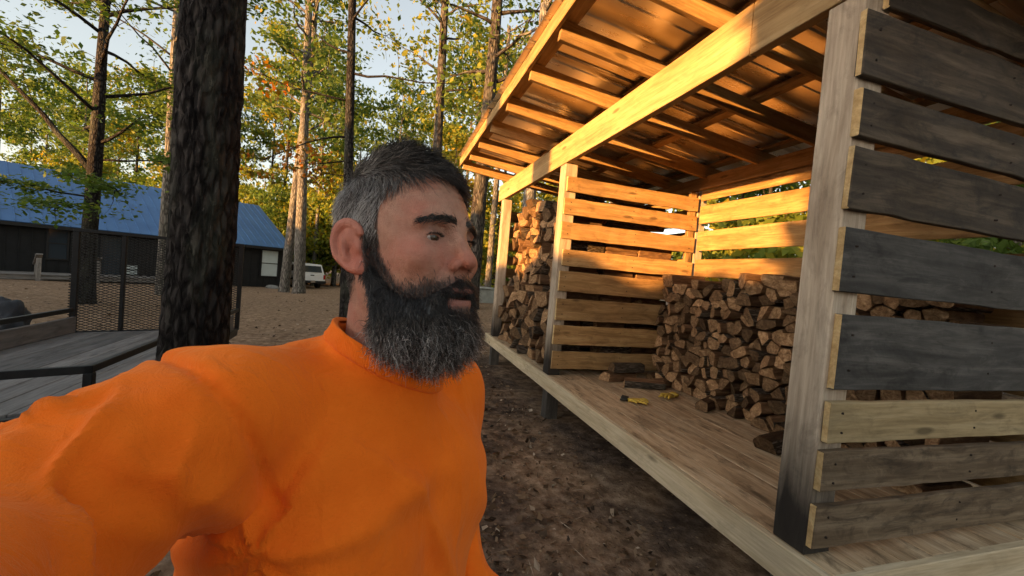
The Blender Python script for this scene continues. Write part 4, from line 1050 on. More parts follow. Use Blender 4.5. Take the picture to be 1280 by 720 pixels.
D = smin(D, cap(P, (.0895, 0, .018), (.108, 0, -.02), .0082, .0100), .012)       # nose
D = smin(D, ell(P, (.1105, 0, -.0235), (.0112, .0100, .0090)), .006)
D = smin(D, ell(PM, (.097, .0140, -.0275), (.0105, .0068, .0078)), .004)
D = smax(D, -ell(PM, (.105, .0075, -.0365), (.006, .004, .006)), .003)
D = smin(D, ell(P, (.097, 0, -.057), (.012, .024, .0058)), .006)       # lips
D = smin(D, ell(P, (.0905, 0, -.0705), (.0125, .021, .0058)), .006)
D = smax(D, -ell(P, (.104, 0, -.064), (.022, .02, .0034)), .002)
D = smin(D, cap(P, (-.028, 0, -.04), (-.066, .006, -.2), .058, .060), .035)          # neck

eyec = np.array([.0740, .0325, .0062])
lid = np.sqrt(((PM - eyec) ** 2).sum(-1)) - .0136
lid = smax(lid, -ell(PM, eyec + np.array([.012, .0015, -.0030]), (.015, .0140, .0020)), .0012)
D = smin(D, lid, .0035)
# ears
ea = R_(24)
e1 = np.array([math.cos(ea), -math.sin(ea) * -1, 0.]); e1 = np.array([math.cos(ea), -math.sin(ea), 0.]); e3 = np.array([math.sin(ea), math.cos(ea), 0.])
ta = R_(10); E1 = e1 * math.cos(ta) + np.array([0, 0, 1.]) * math.sin(ta) * .0 ; E2 = np.array([-math.sin(ta) * e1[0], -math.sin(ta) * e1[1], math.cos(ta)]); E1 = np.cross(E2, e3)
if E1[0] < 0: E1 = -E1
ec = np.array([-.014, .084, -.002]); Q_ = PM - ec; p1 = Q_ @ E1; p2 = Q_ @ E2; p3 = Q_ @ e3
pl = np.stack([p1 - np.clip(-p2 - .008, 0, 1) * .25, p2, p3], -1).astype(np.float32)
w_ = 1.18 + .22 * np.clip(pl[..., 1] / .035, -1, 1)                       # wider at the top
q1 = pl[..., 0] / w_
ring = np.sqrt((np.sqrt((q1 / .0165) ** 2 + (pl[..., 1] / .0285) ** 2) - 1) ** 2 * .021 ** 2 + (pl[..., 2] - .004) ** 2) - .0043
ring = np.where((q1 > .004) & (pl[..., 1] < .008), ring + (.006 * np.clip((q1 - .004) / .008, 0, 1)), ring)
plate = ell(np.stack([q1, pl[..., 1], pl[..., 2] + .001], -1), (0, 0, 0), (.0165, .029, .006))
plate = smax(plate, -ell(np.stack([q1, pl[..., 1], pl[..., 2]], -1), (.003, -.004, .007), (.009, .015, .0115)), .003)
anti = cap(pl, (-.0075, -.013, .004), (-.006, .010, .005), .0036, .0032)
lobe = ell(pl, (.005, -.0275, .001), (.0095, .0095, .0055))
trag = ell(pl, (.0135, -.005, .004), (.004, .007, .004))
root_ = cap(pl, (.006, .012, -.002), (.008, -.022, -.006), .008)
E_ = smin(smin(smin(smin(plate, ring, .003), anti, .003), lobe, .005), trag, .004); E_ = smin(E_, root_, .006)
D = smin(D, E_.astype(np.float32), .004)
hv, hq = surface_nets(D, org, hh); hv = smooth_mesh(hv, hq, 1, .35); hn = normals(hv, hq)
_m = np.exp(-((hv[:, 2] - .066) / .018) ** 2) * np.exp(-(hv[:, 1] / .045) ** 4) * (hv[:, 0] > .04)
hv = hv - hn * (_m * .0018 * np.clip(np.sin((hv[:, 2] + .06 * (np.abs(hv[:, 1]) - .02) ** 2 / .02) * 620 + 1.2 * np.sin(hv[:, 1] * 90)) - .2, 0, 1))[:, None]
_ym = np.column_stack([hv[:, 0], np.abs(hv[:, 1]), hv[:, 2]])
for (pts_, am, wd) in (([(.1, .019, -.02), (.09, .031, -.036), (.08, .037, -.052)], .0022, .0032), ([(.09, .018, -.006), (.084, .031, -.0125), (.072, .045, -.008)], .0016, .0026),
                       ([(.089, .020, .0165), (.086, .034, .0185), (.074, .047, .0115)], .0012, .0018), ([(.064, .051, .010), (.052, .059, .016)], .0016, .0013), ([(.064, .052, .005), (.05, .061, .004)], .0016, .0013), ([(.063, .051, -.001), (.052, .059, -.007)], .0014, .0013),
                       ([(.099, .006, .026), (.097, .008, .044)], .0012, .0016), ([(.075, .045, -.028), (.06, .052, -.048)], .0014, .005)):
    dd_ = np.min([segdist_(_ym, np.array(pts_[i]), np.array(pts_[i + 1])) for i in range(len(pts_) - 1)], axis=0)
    away = sstep_(.0135, .019, np.linalg.norm(_ym - eyec, axis=1)); hv = hv - hn * (am * away * np.exp(-(dd_ / wd) ** 2))[:, None]
hv = hv + hn * (.0005 * np.array([mnoise.noise(Vector(q) * 90) for q in hv]) + .0009 * np.array([mnoise.noise(Vector(q) * 34) for q in hv]))[:, None]
hn = normals(hv, hq)

# regions on the head surface
def sstep(a, b, v): t_ = np.clip((v - a) / (b - a), 0, 1); return t_ * t_ * (3 - 2 * t_)
def regions(V):
    x, y, z = V[:, 0], V[:, 1], V[:, 2]; ya = np.abs(y)
    # hairline height by how far forward the point is
    hl = np.interp(x, [-.14, -.10, -.06, -.035, -.024, -.002, .004, .022, .03, .05, .066, .09, .12], [-.105, -.095, -.055, -.04, .028, .028, -.012, -.008, .06, .085, .094, .1, .1])
    hl = hl - .0 * ya
    hair = sstep(-.010, .012, z - hl)
    bt = np.interp(x, [-.02, .0, .012, .03, .045, .06, .075, .09, .11], [-.05, -.0, .006, -.026, -.046, -.05, -.046, -.042, -.040])
    beard = sstep(-.012, .010, bt - z) * sstep(-.012, .004, x - np.interp(z, [-.15, -.1, -.05, -.02, .0, .03], [.01, -.005, .0, .004, .006, .006])) * sstep(-.142, -.128, z)
    beard = beard * (1 - sstep(.0045, -.002, ((x - .1) / .03) ** 2 * 0 + np.maximum(np.abs(z + .064) - .010, ya - .021)))
    neckline = z > -.125 - .0 * x
    ear = (np.sqrt((V[:, 0] + .014) ** 2 + (V[:, 2] + .002) ** 2) < .05) & (ya > .079)
    return hair * ~ear, beard * neckline * ~ear, ear
rg_h, rg_b, rg_e = regions(hv)
xx, yy, zz2 = hv[:, 0], hv[:, 1], hv[:, 2]
def blob(c, r): return np.exp(-(((hv * [1, 1, 1] - 0) - c) ** 2).sum(1) / r ** 2)
ym = np.column_stack([xx, np.abs(yy), zz2])
def blobm(c, r): return np.exp(-((ym - np.array(c)) ** 2).sum(1) / r ** 2)
red = np.clip(rg_e * .5 + blobm((.11, 0, -.025), .018) * .22 + blobm((.07, .045, -.015), .03) * .35 + blobm((-.05, .02, -.16), .06) * .25, 0, 1)
lips = ((np.maximum(np.abs(zz2 + .064) / .0135, np.abs(yy) / .023) < 1) & (xx > .085)).astype(float)
darkr = np.clip(np.maximum(rg_h * .9, rg_b ** 1.5 * .85) + blobm((.087, .034, .0085), .0125) * .5, 0, 1)  # skin under hair and beard, plus brow shade painted round the eyes
t = NT('skin'); a1 = t.attr('red'); a2 = t.attr('lips'); a3 = t.attr('dark'); tc = t.new('ShaderNodeTexCoord')
n1 = t.noise(tc.outputs['Object'], 90, 5, .65); n2 = t.noise(tc.outputs['Object'], 420, 3, .6); n3 = t.noise(tc.outputs['Object'], 25, 4, .6)
c = t.ramp(n1, [(.3, (.37, .185, .12)), (.7, (.5, .27, .185))])
c = t.mix(t.maprange(n3, .42, .66, 0, .75), c, (.4, .135, .085)); c = t.mix(t.maprange(t.noise(tc.outputs['Object'], 55, 5, .7), .5, .72, 0, .5), c, (.3, .15, .1)); c = t.mix(t.maprange(t.noise(tc.outputs['Object'], 210, 4, .7), .58, .7, 0, .45), c, (.26, .12, .08))
c = t.mix(a1.outputs['Fac'], c, (.5, .13, .085)); c = t.mix(t.math('MULTIPLY', a2.outputs['Fac'], .8), c, (.3, .115, .09)); c = t.mix(a3.outputs['Fac'], c, (.022, .018, .016))
vo = t.new('ShaderNodeTexVoronoi'); t.l(tc.outputs['Object'], vo.inputs['Vector']); vo.inputs['Scale'].default_value = 700
hgt = t.math('ADD', t.math('MULTIPLY', n1, .5), t.math('ADD', t.math('MULTIPLY', n2, .4), t.math('MULTIPLY', vo.outputs['Distance'], .35)))
sk = t.bsdf(c, t.maprange(n1, .3, .7, .4, .62), t.bump(hgt, .6, .003), spec=.45)
sk.inputs['Subsurface Weight'].default_value = .06; sk.inputs['Subsurface Radius'].default_value = (.012, .005, .003); sk.inputs['Subsurface Scale'].default_value = .5
M['skin'] = t.done(sk)

man = empty('person', (0, 0, 0), 0, 'grey-haired man with a long dark beard in an orange shirt, looking aside', 'person')
# --- torso frame: x chest forward, y his left, z up; origin at the pit of the neck
BR = rot('Z', R_(-36)) @ rot('Y', R_(2)) @ rot('X', R_(2))
NECK = HEAD + HR3 @ (np.array([-.032, 0, -.0]) * HS) + np.array([-.018, 0, -.145])
def body_w(P): return CAM + (np.asarray(P) @ BR.T + NECK) @ LV.T
def to_body(levp): return (np.asarray(levp) - NECK) @ BR
GROUND_Z = -1.53 - NECK[2]
SHR = np.array([.0, -.175, -.03]); SHL = np.array([-.015, .148, -.08])
ELB = to_body(lev(-70, 735, .27)); HND = to_body(np.array([-.05, -.075, -.115]))
ELBL = SHL + np.array([-.02, .07, -.29]); HNDL = ELBL + np.array([.14, .0, -.22])
PEL = np.array([-.02, 0, -.60])

def body_sdf(P, g):
    """torso and arms; g = how far the cloth stands off the body"""
    PMb = np.stack([P[..., 0], np.abs(P[..., 1]), P[..., 2]], -1)
    D = ell(P, (-.01, -.025, -.24), (.12 + g, .16 + g, .205 + g))
    D = smin(D, ell(PMb, (.045, .07, -.19), (.072 + g, .085 + g, .11 + g)), .06)          # chest
    D = smin(D, ell(P, (.0, -.02, -.45), (.135 + g, .16 + g, .22 + g)), .08)               # belly
    D = smin(D, cap(P, (-.035, -.05, -.025), SHR, .045 + g, .055 + g), .05)              # shoulders
    D = smin(D, cap(P, (-.035, .05, -.03), SHL, .045 + g, .05 + g), .05)
    D = smin(D, cap(P, SHR, ELB, .056 + g, .060 + g), .035)
    D = smin(D, cap(P, SHL, ELBL, .056 + g, .046 + g), .035)
    D = smin(D, cap(P, ELBL, HNDL, .044 + g, .03 + g), .02)
    D = smin(D, cap(P, ELB, HND, .056 + g, .03 + g), .02)
    return D
# --- body under the clothes, with legs and hands, one mesh
def hand_sdf(P, org_, R, curl):
    """right hand: local x along the fingers, y towards the thumb, z out of the back of the hand"""
    L = (P - org_) @ R
    D = ell(L, (.045, 0, 0), (.05, .041, .0145)); D = smin(D, cap(L, (-.02, 0, 0), (.01, 0, 0), .025, .026), .02)
    for k, (yy_, ln) in enumerate(((.030, .072), (.010, .082), (-.011, .075), (-.031, .058))):
        p = np.array([.088 - abs(yy_ - .008) * .25, yy_, .002]); a = .25 * curl; r_ = .0088
        for j, s in enumerate((.45, .32, .23)):
            q = p + ln * s * np.array([math.cos(a), yy_ * .6, -math.sin(a)]); D = smin(D, cap(L, p, q, r_, r_ * .92), .005); p = q; a += .75 * curl; r_ *= .92
    p = np.array([.02, .032, -.004]); a1_ = np.array([.62, .62, -.5 * curl]); q = p + .045 * a1_ / np.linalg.norm(a1_); D = smin(D, cap(L, p, q, .014, .0115), .012)
    a2_ = np.array([.9, .1, -.6 * curl]); s = q + .034 * a2_ / np.linalg.norm(a2_); D = smin(D, cap(L, q, s, .0108, .0092), .006)
    return D
Vs, Qs, off_ = [head_w(hv)], [hq], len(hv)
attr_red, attr_lips, attr_dark = [red], [lips], [darkr]
def add_piece(V, Q, r_=0.1):
    global off_
    Vs.append(V); Qs.append(Q + off_); off_ += len(V); attr_red.append(np.full(len(V), r_)); attr_lips.append(np.zeros(len(V))); attr_dark.append(np.zeros(len(V)))
lo = np.minimum(np.minimum(ELB, HND), [-.25, -.32, -1.0]) - .1; hi = np.maximum(np.maximum(ELB, HND), [.25, .36, .06]) + .1
Pb, ob_, hb = grid(lo, hi, .011)
Db = body_sdf(Pb, -.008); 
V, Q = surface_nets(Db, ob_, hb); add_piece(body_w(V), Q)
hip = GROUND_Z + .86
LEG = [((-.02, s * .095, hip), (.02 + .03 * s, s * .11, GROUND_Z + .47), (-.02 + .03 * s, s * .12, GROUND_Z + .09)) for s in (1, -1)]
def leg_sdf(P, g):
    D = ell(P, (-.02, 0, hip + .03), (.125 + g, .17 + g, .14 + g))
    for (a, b_, c_) in LEG:
        D = smin(D, cap(P, a, b_, .085 + g, .056 + g), .04); D = smin(D, cap(P, b_, c_, .054 + g, .042 + g), .03)
    return D
Pl, ol, hl_ = grid((-.25, -.3, GROUND_Z + .05), (.25, .3, hip + .3), .012)
V, Q = surface_nets(leg_sdf(Pl, -.008), ol, hl_); add_piece(body_w(V), Q)
def hand_frame(wr, el, thumb):
    fx = wr - el; fx /= np.linalg.norm(fx); th = thumb - fx * fx.dot(thumb); th /= np.linalg.norm(th); bk = np.cross(fx, th); return np.column_stack([fx, th, bk])
cam_b = to_body(np.zeros(3))
for (wr, el, th, cu, mir) in ((HND, ELB, cam_b - HND + np.array([0, .03, 0]), .95, 1), (HNDL, ELBL, np.array([.3, -1, .4]), .45, -1)):
    Rh = hand_frame(wr, el, th)
    if mir < 0: Rh = Rh * np.array([1, 1, -1])
    Ph, oh, h3 = grid(wr - .14, wr + .22, .0035)
    sl_ = np.linalg.norm(wr - el)
    V, Q = surface_nets(hand_sdf(Ph, wr, Rh, cu), oh, h3); add_piece(body_w(V), Q, .3)
body = link('body', np_mesh('body', np.concatenate(Vs), np.concatenate(Qs), M['skin'], {'red': np.concatenate(attr_red), 'lips': np.concatenate(attr_lips), 'dark': np.concatenate(attr_dark)}, smooth=True), man)

# --- eyes
t = NT('eye'); g_ = t.attr('gr'); sx = t.new('ShaderNodeSeparateXYZ'); t.l(g_.outputs['Vector'], sx.inputs[0])
c = t.ramp(sx.outputs['X'], [(.0, (.3, .24, .22)), (.70, (.34, .28, .26)), (.76, (.02, .013, .01)), (.84, (.06, .033, .018)), (.93, (.04, .022, .012)), (.945, (.003, .003, .003))])
M['eye'] = t.done(t.bsdf(c, .05, spec=.6))
for s in (1, -1):
    bm = bmesh.new(); bmesh.ops.create_uvsphere(bm, u_segments=40, v_segments=28, radius=1)
    V = np.array([v.co[:] for v in bm.verts]); me = bpy.data.meshes.new('eye'); bm.to_mesh(me); bm.free()
    gd = np.array([1, .05, -.05]); gd /= np.linalg.norm(gd); gx_ = V @ gd
    me.vertices.foreach_set('co', head_w(V * .0124 + np.array([.0740, s * .0325, .0062])).astype(np.float32).ravel())
    a = me.attributes.new('gr', 'FLOAT_VECTOR', 'POINT'); a.data.foreach_set('vector', np.column_stack([gx_, gx_, gx_]).astype(np.float32).ravel())
    me.materials.append(M['eye']); me.polygons.foreach_set('use_smooth', [True] * len(me.polygons)); link('eye', me, man)

# --- hair, beard, brows: real strands over a dark matted core
t = NT('hair_strand'); rv = t.attr('rv')
c = t.ramp(rv.outputs['Fac'], [(0, (.01, .0085, .008)), (.35, (.03, .026, .023)), (.6, (.12, .097, .08)), (.8, (.3, .28, .26)), (1, (.55, .53, .51))])
hb_ = t.bsdf(c, .33, spec=.6); M['hair'] = t.done(hb_)
def strands(root, dirs, length, r, grey, curl, gravity, nseg=6, curlf=120., head=True):
    """tapered three-sided tubes grown from roots along dirs; all arrays in head space"""
    n = len(root); pts = [root]; d = dirs.copy(); ph = np.random.uniform(0, 6.28, (n, 3)); fr = np.random.uniform(.6, 1.5, (n, 1))
    for i in range(nseg):
        k = (i + 1) / nseg
        wv = np.sin(ph + curlf * fr * (length[:, None] * k))
        d = d + gravity / nseg + wv * curl[:, None] * (.4 + k)
        d /= np.linalg.norm(d, axis=1)[:, None]; pts.append(pts[-1] + d * (length / nseg)[:, None])
    V = []; rad = r
    for i, p in enumerate(pts):
        dd = pts[min(i + 1, nseg)] - pts[max(i - 1, 0)]; dd /= np.linalg.norm(dd, axis=1)[:, None] + 1e-9
        u = np.cross(dd, np.array([.3, .2, .93])); u /= np.linalg.norm(u, axis=1)[:, None] + 1e-9; w = np.cross(dd, u)
        rr = rad * (1 - .75 * (i / nseg) ** 2)
        for k in range(3):
            a = 2 * math.pi * k / 3; V.append(p + (u * math.cos(a) + w * math.sin(a)) * rr)
    V = np.stack(V, 1); m = (nseg + 1) * 3; base = (np.arange(n) * m)[:, None, None]
    loc_ = np.array([[i * 3 + k, i * 3 + (k + 1) % 3, (i + 1) * 3 + (k + 1) % 3, (i + 1) * 3 + k] for i in range(nseg) for k in range(3)])[None]
    return V.reshape(-1, 3), (base + loc_).reshape(-1, 4), np.repeat(grey, m)
def sample(V, Q, wgt, n):
    ar = np.linalg.norm(np.cross(V[Q[:, 2]] - V[Q[:, 0]], V[Q[:, 3]] - V[Q[:, 1]]), axis=1) * wgt[Q].mean(1)
    f_ = np.random.choice(len(Q), n, p=ar / ar.sum()); u = np.random.uniform(0, 1, (n, 2))
    c4 = V[Q[f_]]; p = (c4[:, 0] * (1 - u[:, :1]) + c4[:, 1] * u[:, :1]) * (1 - u[:, 1:]) + (c4[:, 3] * (1 - u[:, :1]) + c4[:, 2] * u[:, :1]) * u[:, 1:]
    return p, f_
def unit(a): return a / (np.linalg.norm(a, axis=1)[:, None] + 1e-9)
def clumpnoise(p, s):
    return np.array([mnoise.noise(Vector(q) * s) for q in p])

# hair on the skull
p, f_ = sample(hv, hq, rg_h, 24000); N = hn[hq[f_][:, 0]]
x_, y_, z_ = p[:, 0], p[:, 1], p[:, 2]
top = sstep(.055, .125, z_); front = sstep(.0, .07, x_)
flow = np.column_stack([-.45 + 1.4 * top + .5 * front * top, .15 * np.sign(y_) * (1 - top) + .45 * top, -.9 * (1 - top) + .1 * top])
flow += np.stack([clumpnoise(p, 60), clumpnoise(p + 5, 60), clumpnoise(p + 9, 60)], 1) * .3 + np.stack([clumpnoise(p, 32), clumpnoise(p + 5, 32), clumpnoise(p + 9, 32)], 1) * (.9 * top)[:, None]
flow -= N * (flow * N).sum(1)[:, None]
dirs = unit(unit(flow) + N * (.12 + .2 * top * (.5 + clumpnoise(p + 3, 38)))[:, None] + np.random.normal(size=p.shape) * .08)
ln = (.010 + .014 * sstep(-.02, .07, z_) + .024 * top + .006 * top * front) * np.random.uniform(.75, 1.2, len(p))
side = (1 - top) * sstep(.0, .03, z_) * sstep(.06, .0, x_ - .02)
grey = np.clip(np.random.normal(.3, .2, len(p)) + .55 * side * (np.random.random(len(p)) < .8) + .3 * clumpnoise(p, 28) + .12 * (1 - top) , 0, 1) * (1 - .5 * top * sstep(-.06, .04, x_))
Vh, Qh, gh = strands(p - N * .001, dirs, ln, .00042, grey, np.full(len(p), .09), np.array([.1, .1, -.35]), 6, 90)
# quiff falling over the forehead on his left
wq = np.exp(-((hv[:, 1] - .018) / .03) ** 2) * sstep(.03, .06, hv[:, 0]) * rg_h
pr, fq_ = sample(hv, hq, wq, 2600); Nq = hn[hq[fq_][:, 0]]; n = len(pr)
dq = unit(np.column_stack([.75 + .15 * np.random.normal(size=n), .5 + .2 * np.random.normal(size=n) + 5 * (pr[:, 1] - .0), -.1 + .2 * np.random.normal(size=n)]) + Nq * .35)
Vq, Qq, gq = strands(pr, dq, np.random.uniform(.018, .034, n), .00045, np.clip(np.random.normal(.06, .08, n), 0, 1), np.full(n, .1), np.array([-.25, .2, -1.5]), 7, 60)
# neck fuzz
hair_me = np_mesh('hair', head_w(np.concatenate([Vh, Vq])), np.concatenate([Qh, Qq + len(Vh)]), M['hair'], {'rv': np.concatenate([gh, gq])}, smooth=True)
hair = link('hair', hair_me, man)
# beard: a full shape and strands over it
Pq, oq, h4 = grid((-.04, -.1, -.235), (.15, .1, .02), .0035)
PMq = np.stack([Pq[..., 0], np.abs(Pq[..., 1]), Pq[..., 2]], -1)
Bd = ell(Pq, (.04, 0, -.084), (.06, .064, .046))
Bd = smin(Bd, ell(Pq, (.047, 0, -.096), (.05, .05, .042)), .03)
Bd = smin(Bd, cap(PMq, (.004, .068, -.03), (.03, .055, -.09), .012, .026), .03)
Bd = smin(Bd, cap(PMq, (.1025, .007, -.0475), (.088, .034, -.064), .0095, .010), .008)      # moustache
Bd = smax(Bd, -ell(Pq, (.12, 0, -.068), (.035, .021, .0085)), .006)                          # mouth gap
bv, bq = surface_nets(Bd, oq, h4); bv = smooth_mesh(bv, bq, 2); bn = normals(bv, bq)
core = bv - bn * .006; cv = len(core)
wb_ = sstep(-.235, -.2, bv[:, 2]) * 0 + 1.
p, f_ = sample(bv, bq, wb_, 17000); N = bn[bq[f_][:, 0]]; x_, y_, z_ = p[:, 0], p[:, 1], p[:, 2]
flow = np.column_stack([.25 + 0 * x_, .1 * np.sign(y_), -.85 + 0 * x_]); flow += np.stack([clumpnoise(p, 70), clumpnoise(p + 5, 70), clumpnoise(p + 9, 70)], 1) * .9
flow -= N * (flow * N).sum(1)[:, None] * .7
low = sstep(-.07, -.108, z_ + .25 * np.clip(x_ - .03, -.05, .2) * 0)
dirs = unit(unit(flow) + N * (.18 + .35 * low)[:, None] + np.random.normal(size=p.shape) * (.15 + .2 * low)[:, None])
ln = (.013 + .02 * low) * np.random.uniform(.6, 1.35, len(p))
grey = np.clip(np.random.normal(.1, .12, len(p)) + low * np.where(np.random.random(len(p)) < .6, np.random.uniform(.4, .95, len(p)), .1) + low * .25 * clumpnoise(p, 40), 0, 1)
grey = grey + .25 * sstep(.03, .0, x_) * sstep(-.05, -.1, z_)
Vb, Qb, gb = strands(p - N * .005, dirs, ln, .00032, np.clip(grey, 0, 1), .1 + .5 * low, np.array([.1, 0, -.35]), 9, 300)
# short stubble strands on the cheeks and upper lip growing from the skin
wsk = np.clip(rg_b, 0, 1) * (hv[:, 2] > -.13)
p2, f2 = sample(hv, hq, wsk, 6000); N2 = hn[hq[f2][:, 0]]
fl2 = np.column_stack([.25 + 0 * p2[:, 0], 0 * p2[:, 0], -.9 + 0 * p2[:, 0]]); fl2 -= N2 * (fl2 * N2).sum(1)[:, None]
d2 = unit(unit(fl2) + N2 * .35 + np.random.normal(size=p2.shape) * .25)
Vc, Qc, gc = strands(p2 - N2 * .001, d2, np.random.uniform(.006, .016, len(p2)), .00036, np.clip(np.random.normal(.12, .12, len(p2)), 0, 1), np.full(len(p2), .15), np.array([.0, 0, -.3]), 5, 120)
bm_V = np.concatenate([core, Vb, Vc]); bm_Q = np.concatenate([bq, Qb + cv, Qc + cv + len(Vb)]); bm_r = np.concatenate([np.full(cv, .08), gb, gc])
link('beard', np_mesh('beard', head_w(bm_V), bm_Q, M['hair'], {'rv': bm_r}, smooth=True), man)
for s in (1, -1):
    yy_ = hv[:, 1] * s; kk_ = np.clip((yy_ - .009) / .044, 0, 1); zc = .0235 + .006 * np.sin(kk_ * 2.5) - .005 * kk_
    wgt = np.exp(-((hv[:, 2] - zc) / (.0029 - .0013 * kk_)) ** 2) * ((yy_ > .008) & (yy_ < .054) & (hv[:, 0] > .04))
    pb, fb = sample(hv, hq, wgt, 340); Nb = hn[hq[fb][:, 0]]; k = np.clip((pb[:, 1] * s - .009) / .044, 0, 1)
    db = np.column_stack([-.3 - .4 * k, s * (.7 + .4 * k), .5 - 1.0 * k]); db -= Nb * (db * Nb).sum(1)[:, None]
    db = unit(unit(db) + Nb * .3 + np.random.normal(size=pb.shape) * .15)
    V, Q, g2 = strands(pb - Nb * .0005, db, np.random.uniform(.006, .011, len(pb)), .0004, np.clip(np.random.normal(.33, .14, len(pb)), 0, 1), np.full(len(pb), .03), np.array([0, 0, -.2]), 4)
    link('eyebrow', np_mesh('eyebrow', head_w(V), Q, M['hair'], {'rv': g2}, smooth=True), man)

    th_ = np.random.uniform(-1, 1, 90); el_ = .26 * np.sqrt(np.clip(1 - (th_ / 1.05) ** 2, 0, 1)) - .13
    pe = np.column_stack([np.cos(th_) * np.cos(el_), np.sin(th_) * np.cos(el_), np.sin(el_)]); de = unit(pe + np.array([.1, 0, -.35])[None, :])
    V, Q, g3 = strands(pe * .0139 + np.array([.0740, s * .0325, .0062]), de, np.random.uniform(.004, .006, 90), .0003, np.full(90, .05), np.full(90, .02), np.array([.2, 0, .9]), 4)
    link('eyelash', np_mesh('eyelash', head_w(V), Q, M['hair'], {'rv': g3}, smooth=True), man)

# --- shirt: thick orange knit with folds, ribbed collar
t = NT('orange_knit'); tc = t.new('ShaderNodeTexCoord'); ob2 = tc.outputs['Object']
n1 = t.noise(ob2, 14, 4, .6); n2 = t.noise(t.mapping(ob2, (1, 1, 1)), 900, 2, .5); n3 = t.noise(t.mapping(ob2, (250, 250, 900)), 1, 3, .6)
c = t.ramp(n1, [(.3, (.86, .155, .008)), (.7, (.95, .195, .012))])
c = t.mix(t.maprange(n3, .55, .8, 0, .3), c, (.6, .13, .01))
rdg = t.bump(t.math('POWER', t.math('SUBTRACT', 1., t.math('ABSOLUTE', t.math('MULTIPLY', t.math('SUBTRACT', t.noise(t.mapping(ob2, (1.2, 1.2, .4)), 6.5, 1.5, .45, .7), .5), 4.)), True), 1.6), .45, .007)
sh_b = t.bsdf(c, .85, t.bump(t.math('ADD', t.math('ADD', t.math('MULTIPLY', n2, .25), t.math('MULTIPLY', n3, .3)), t.math('MULTIPLY', t.noise(t.mapping(ob2, (1, 1, .45)), 34, 4, .55, 1.2), 2.2)), .5, .004, rdg), spec=.15); sh_b.inputs['Sheen Weight'].default_value = .25; sh_b.inputs['Sheen Tint'].default_value = (1, .55, .25, 1)
M['shirt'] = t.done(sh_b)
lo = np.minimum(np.minimum(ELB, HND), [-.26, -.3, -.74]) - .09; hi = np.maximum(np.maximum(ELB, HND), [.26, .36, .04]) + .09
Ps, os_, hs_ = grid(lo, hi, .0052)
Ds = body_sdf(Ps, .012)
h2b = lambda q: to_body(HR3 @ (np.array(q) * HS) + HEAD)
NA, NB = h2b((-.026, 0, -.06)), h2b((-.066, .006, -.2)); nd = (NA - NB) / np.linalg.norm(NA - NB)
Ds = smin(Ds, cap(Ps, NB - nd * .05, NA + nd * .03, .079, .066), .03)
c1_, pc, c3_ = to_body(lev(405, 389, .54)), to_body(lev(470, 442, .47)), to_body(lev(562, 486, .49))
cn = np.cross(c3_ - pc, c1_ - pc); cn /= np.linalg.norm(cn); cn = cn * np.sign(cn[2])
Ds0 = Ds.copy(); ctop = ((Ps - pc) @ cn).astype(np.float32); nr = cap(Ps, NB - nd * .2, NA + nd * .1, 0.0)
Ds = smax(Ds, np.minimum(ctop, .095 - nr).astype(np.float32), .003)                     # open above the collar
Ds = smax(Ds, -np.maximum(nr - .0645, -ctop - .03).astype(np.float32), .003)               # neck hole
Ds = smax(Ds, (-.70 - Ps[..., 2]), .004)
for (wr, el) in ((HND, ELB), (HNDL, ELBL)):
    ax_ = (wr - el) / np.linalg.norm(wr - el); s_ = (Ps - wr) @ ax_; dr = np.linalg.norm(Ps - wr, axis=-1)
    Ds = np.where(dr < .12, np.maximum(Ds, s_ + .015), Ds)
sv, sq = surface_nets(Ds.astype(np.float32), os_, hs_); sv = smooth_mesh(sv, sq, 3); sn = normals(sv, sq)
def segdist(V, a, b):
    ba = b - a; t_ = np.clip(((V - a) @ ba) / (ba @ ba), 0, 1); q = V - a - t_[:, None] * ba; return np.linalg.norm(q, axis=1), t_
dR, tR = segdist(sv, SHR, ELB); dF, tF = segdist(sv, ELB, HND); dL, tL = segdist(sv, SHL, ELBL)
armR = sstep(.13, .085, np.minimum(dR, dF)) * sstep(.1, .45, np.where(dF < dR, 1, tR)); armL = sstep(.13, .085, dL) * sstep(.1, .45, tL)
AX = SHR + np.array([.03, .05, -.11])                                     # armpit: folds radiate from here
def fold(V, k, sharp=1.6):
    q = 1 - np.abs(k); return np.clip(q, 0, 1) ** sharp
dis = np.zeros(len(sv))
rel = sv - AX; rad = np.linalg.norm(rel, axis=1) + 1e-6
angf = np.arctan2(rel[:, 2], rel[:, 1] * .8 + rel[:, 0] * .6)
warp = np.array([mnoise.noise(Vector(p) * 7) for p in sv]); warp2 = np.array([mnoise.noise(Vector(p) * 17 + Vector((4, 4, 4))) for p in sv])
dis += .0075 * (np.sin(angf * 6.5 + warp * 2.6) * .5 + .5) ** 2 * np.exp(-((rad - .13) / .11) ** 2) * (1 - armR)
s_arm = tR * np.linalg.norm(ELB - SHR) 
aarm = np.arctan2((sv - SHR) @ np.array([0, 0, 1.]), (sv - SHR) @ np.array([1., 0, 0]))
dis += armR * .0045 * (np.sin(s_arm * 62 + aarm * 1.6 + warp * 4.5) * .5 + .5) ** 2
dis += armR * .003 * (np.sin(s_arm * 120 - aarm * 2.5 + warp2 * 3) * .5 + .5) ** 2
dis += armL * .009 * (np.sin(tL * 22 + warp * 5) * .5 + .5) ** 2
front_ = 1 - np.maximum(armR, armL)
def ridge(a, b, c): return np.array([max(0., 1 - 2.6 * abs(mnoise.noise(Vector(q)))) for q in np.column_stack([a, b, c])]) ** 1.5
dis += front_ * .009 * ridge(sv[:, 1] * 9 + sv[:, 2] * 3.5, sv[:, 2] * 3.2 - sv[:, 1] * 1.2, sv[:, 0] * 4) * sstep(-.02, -.1, sv[:, 2])
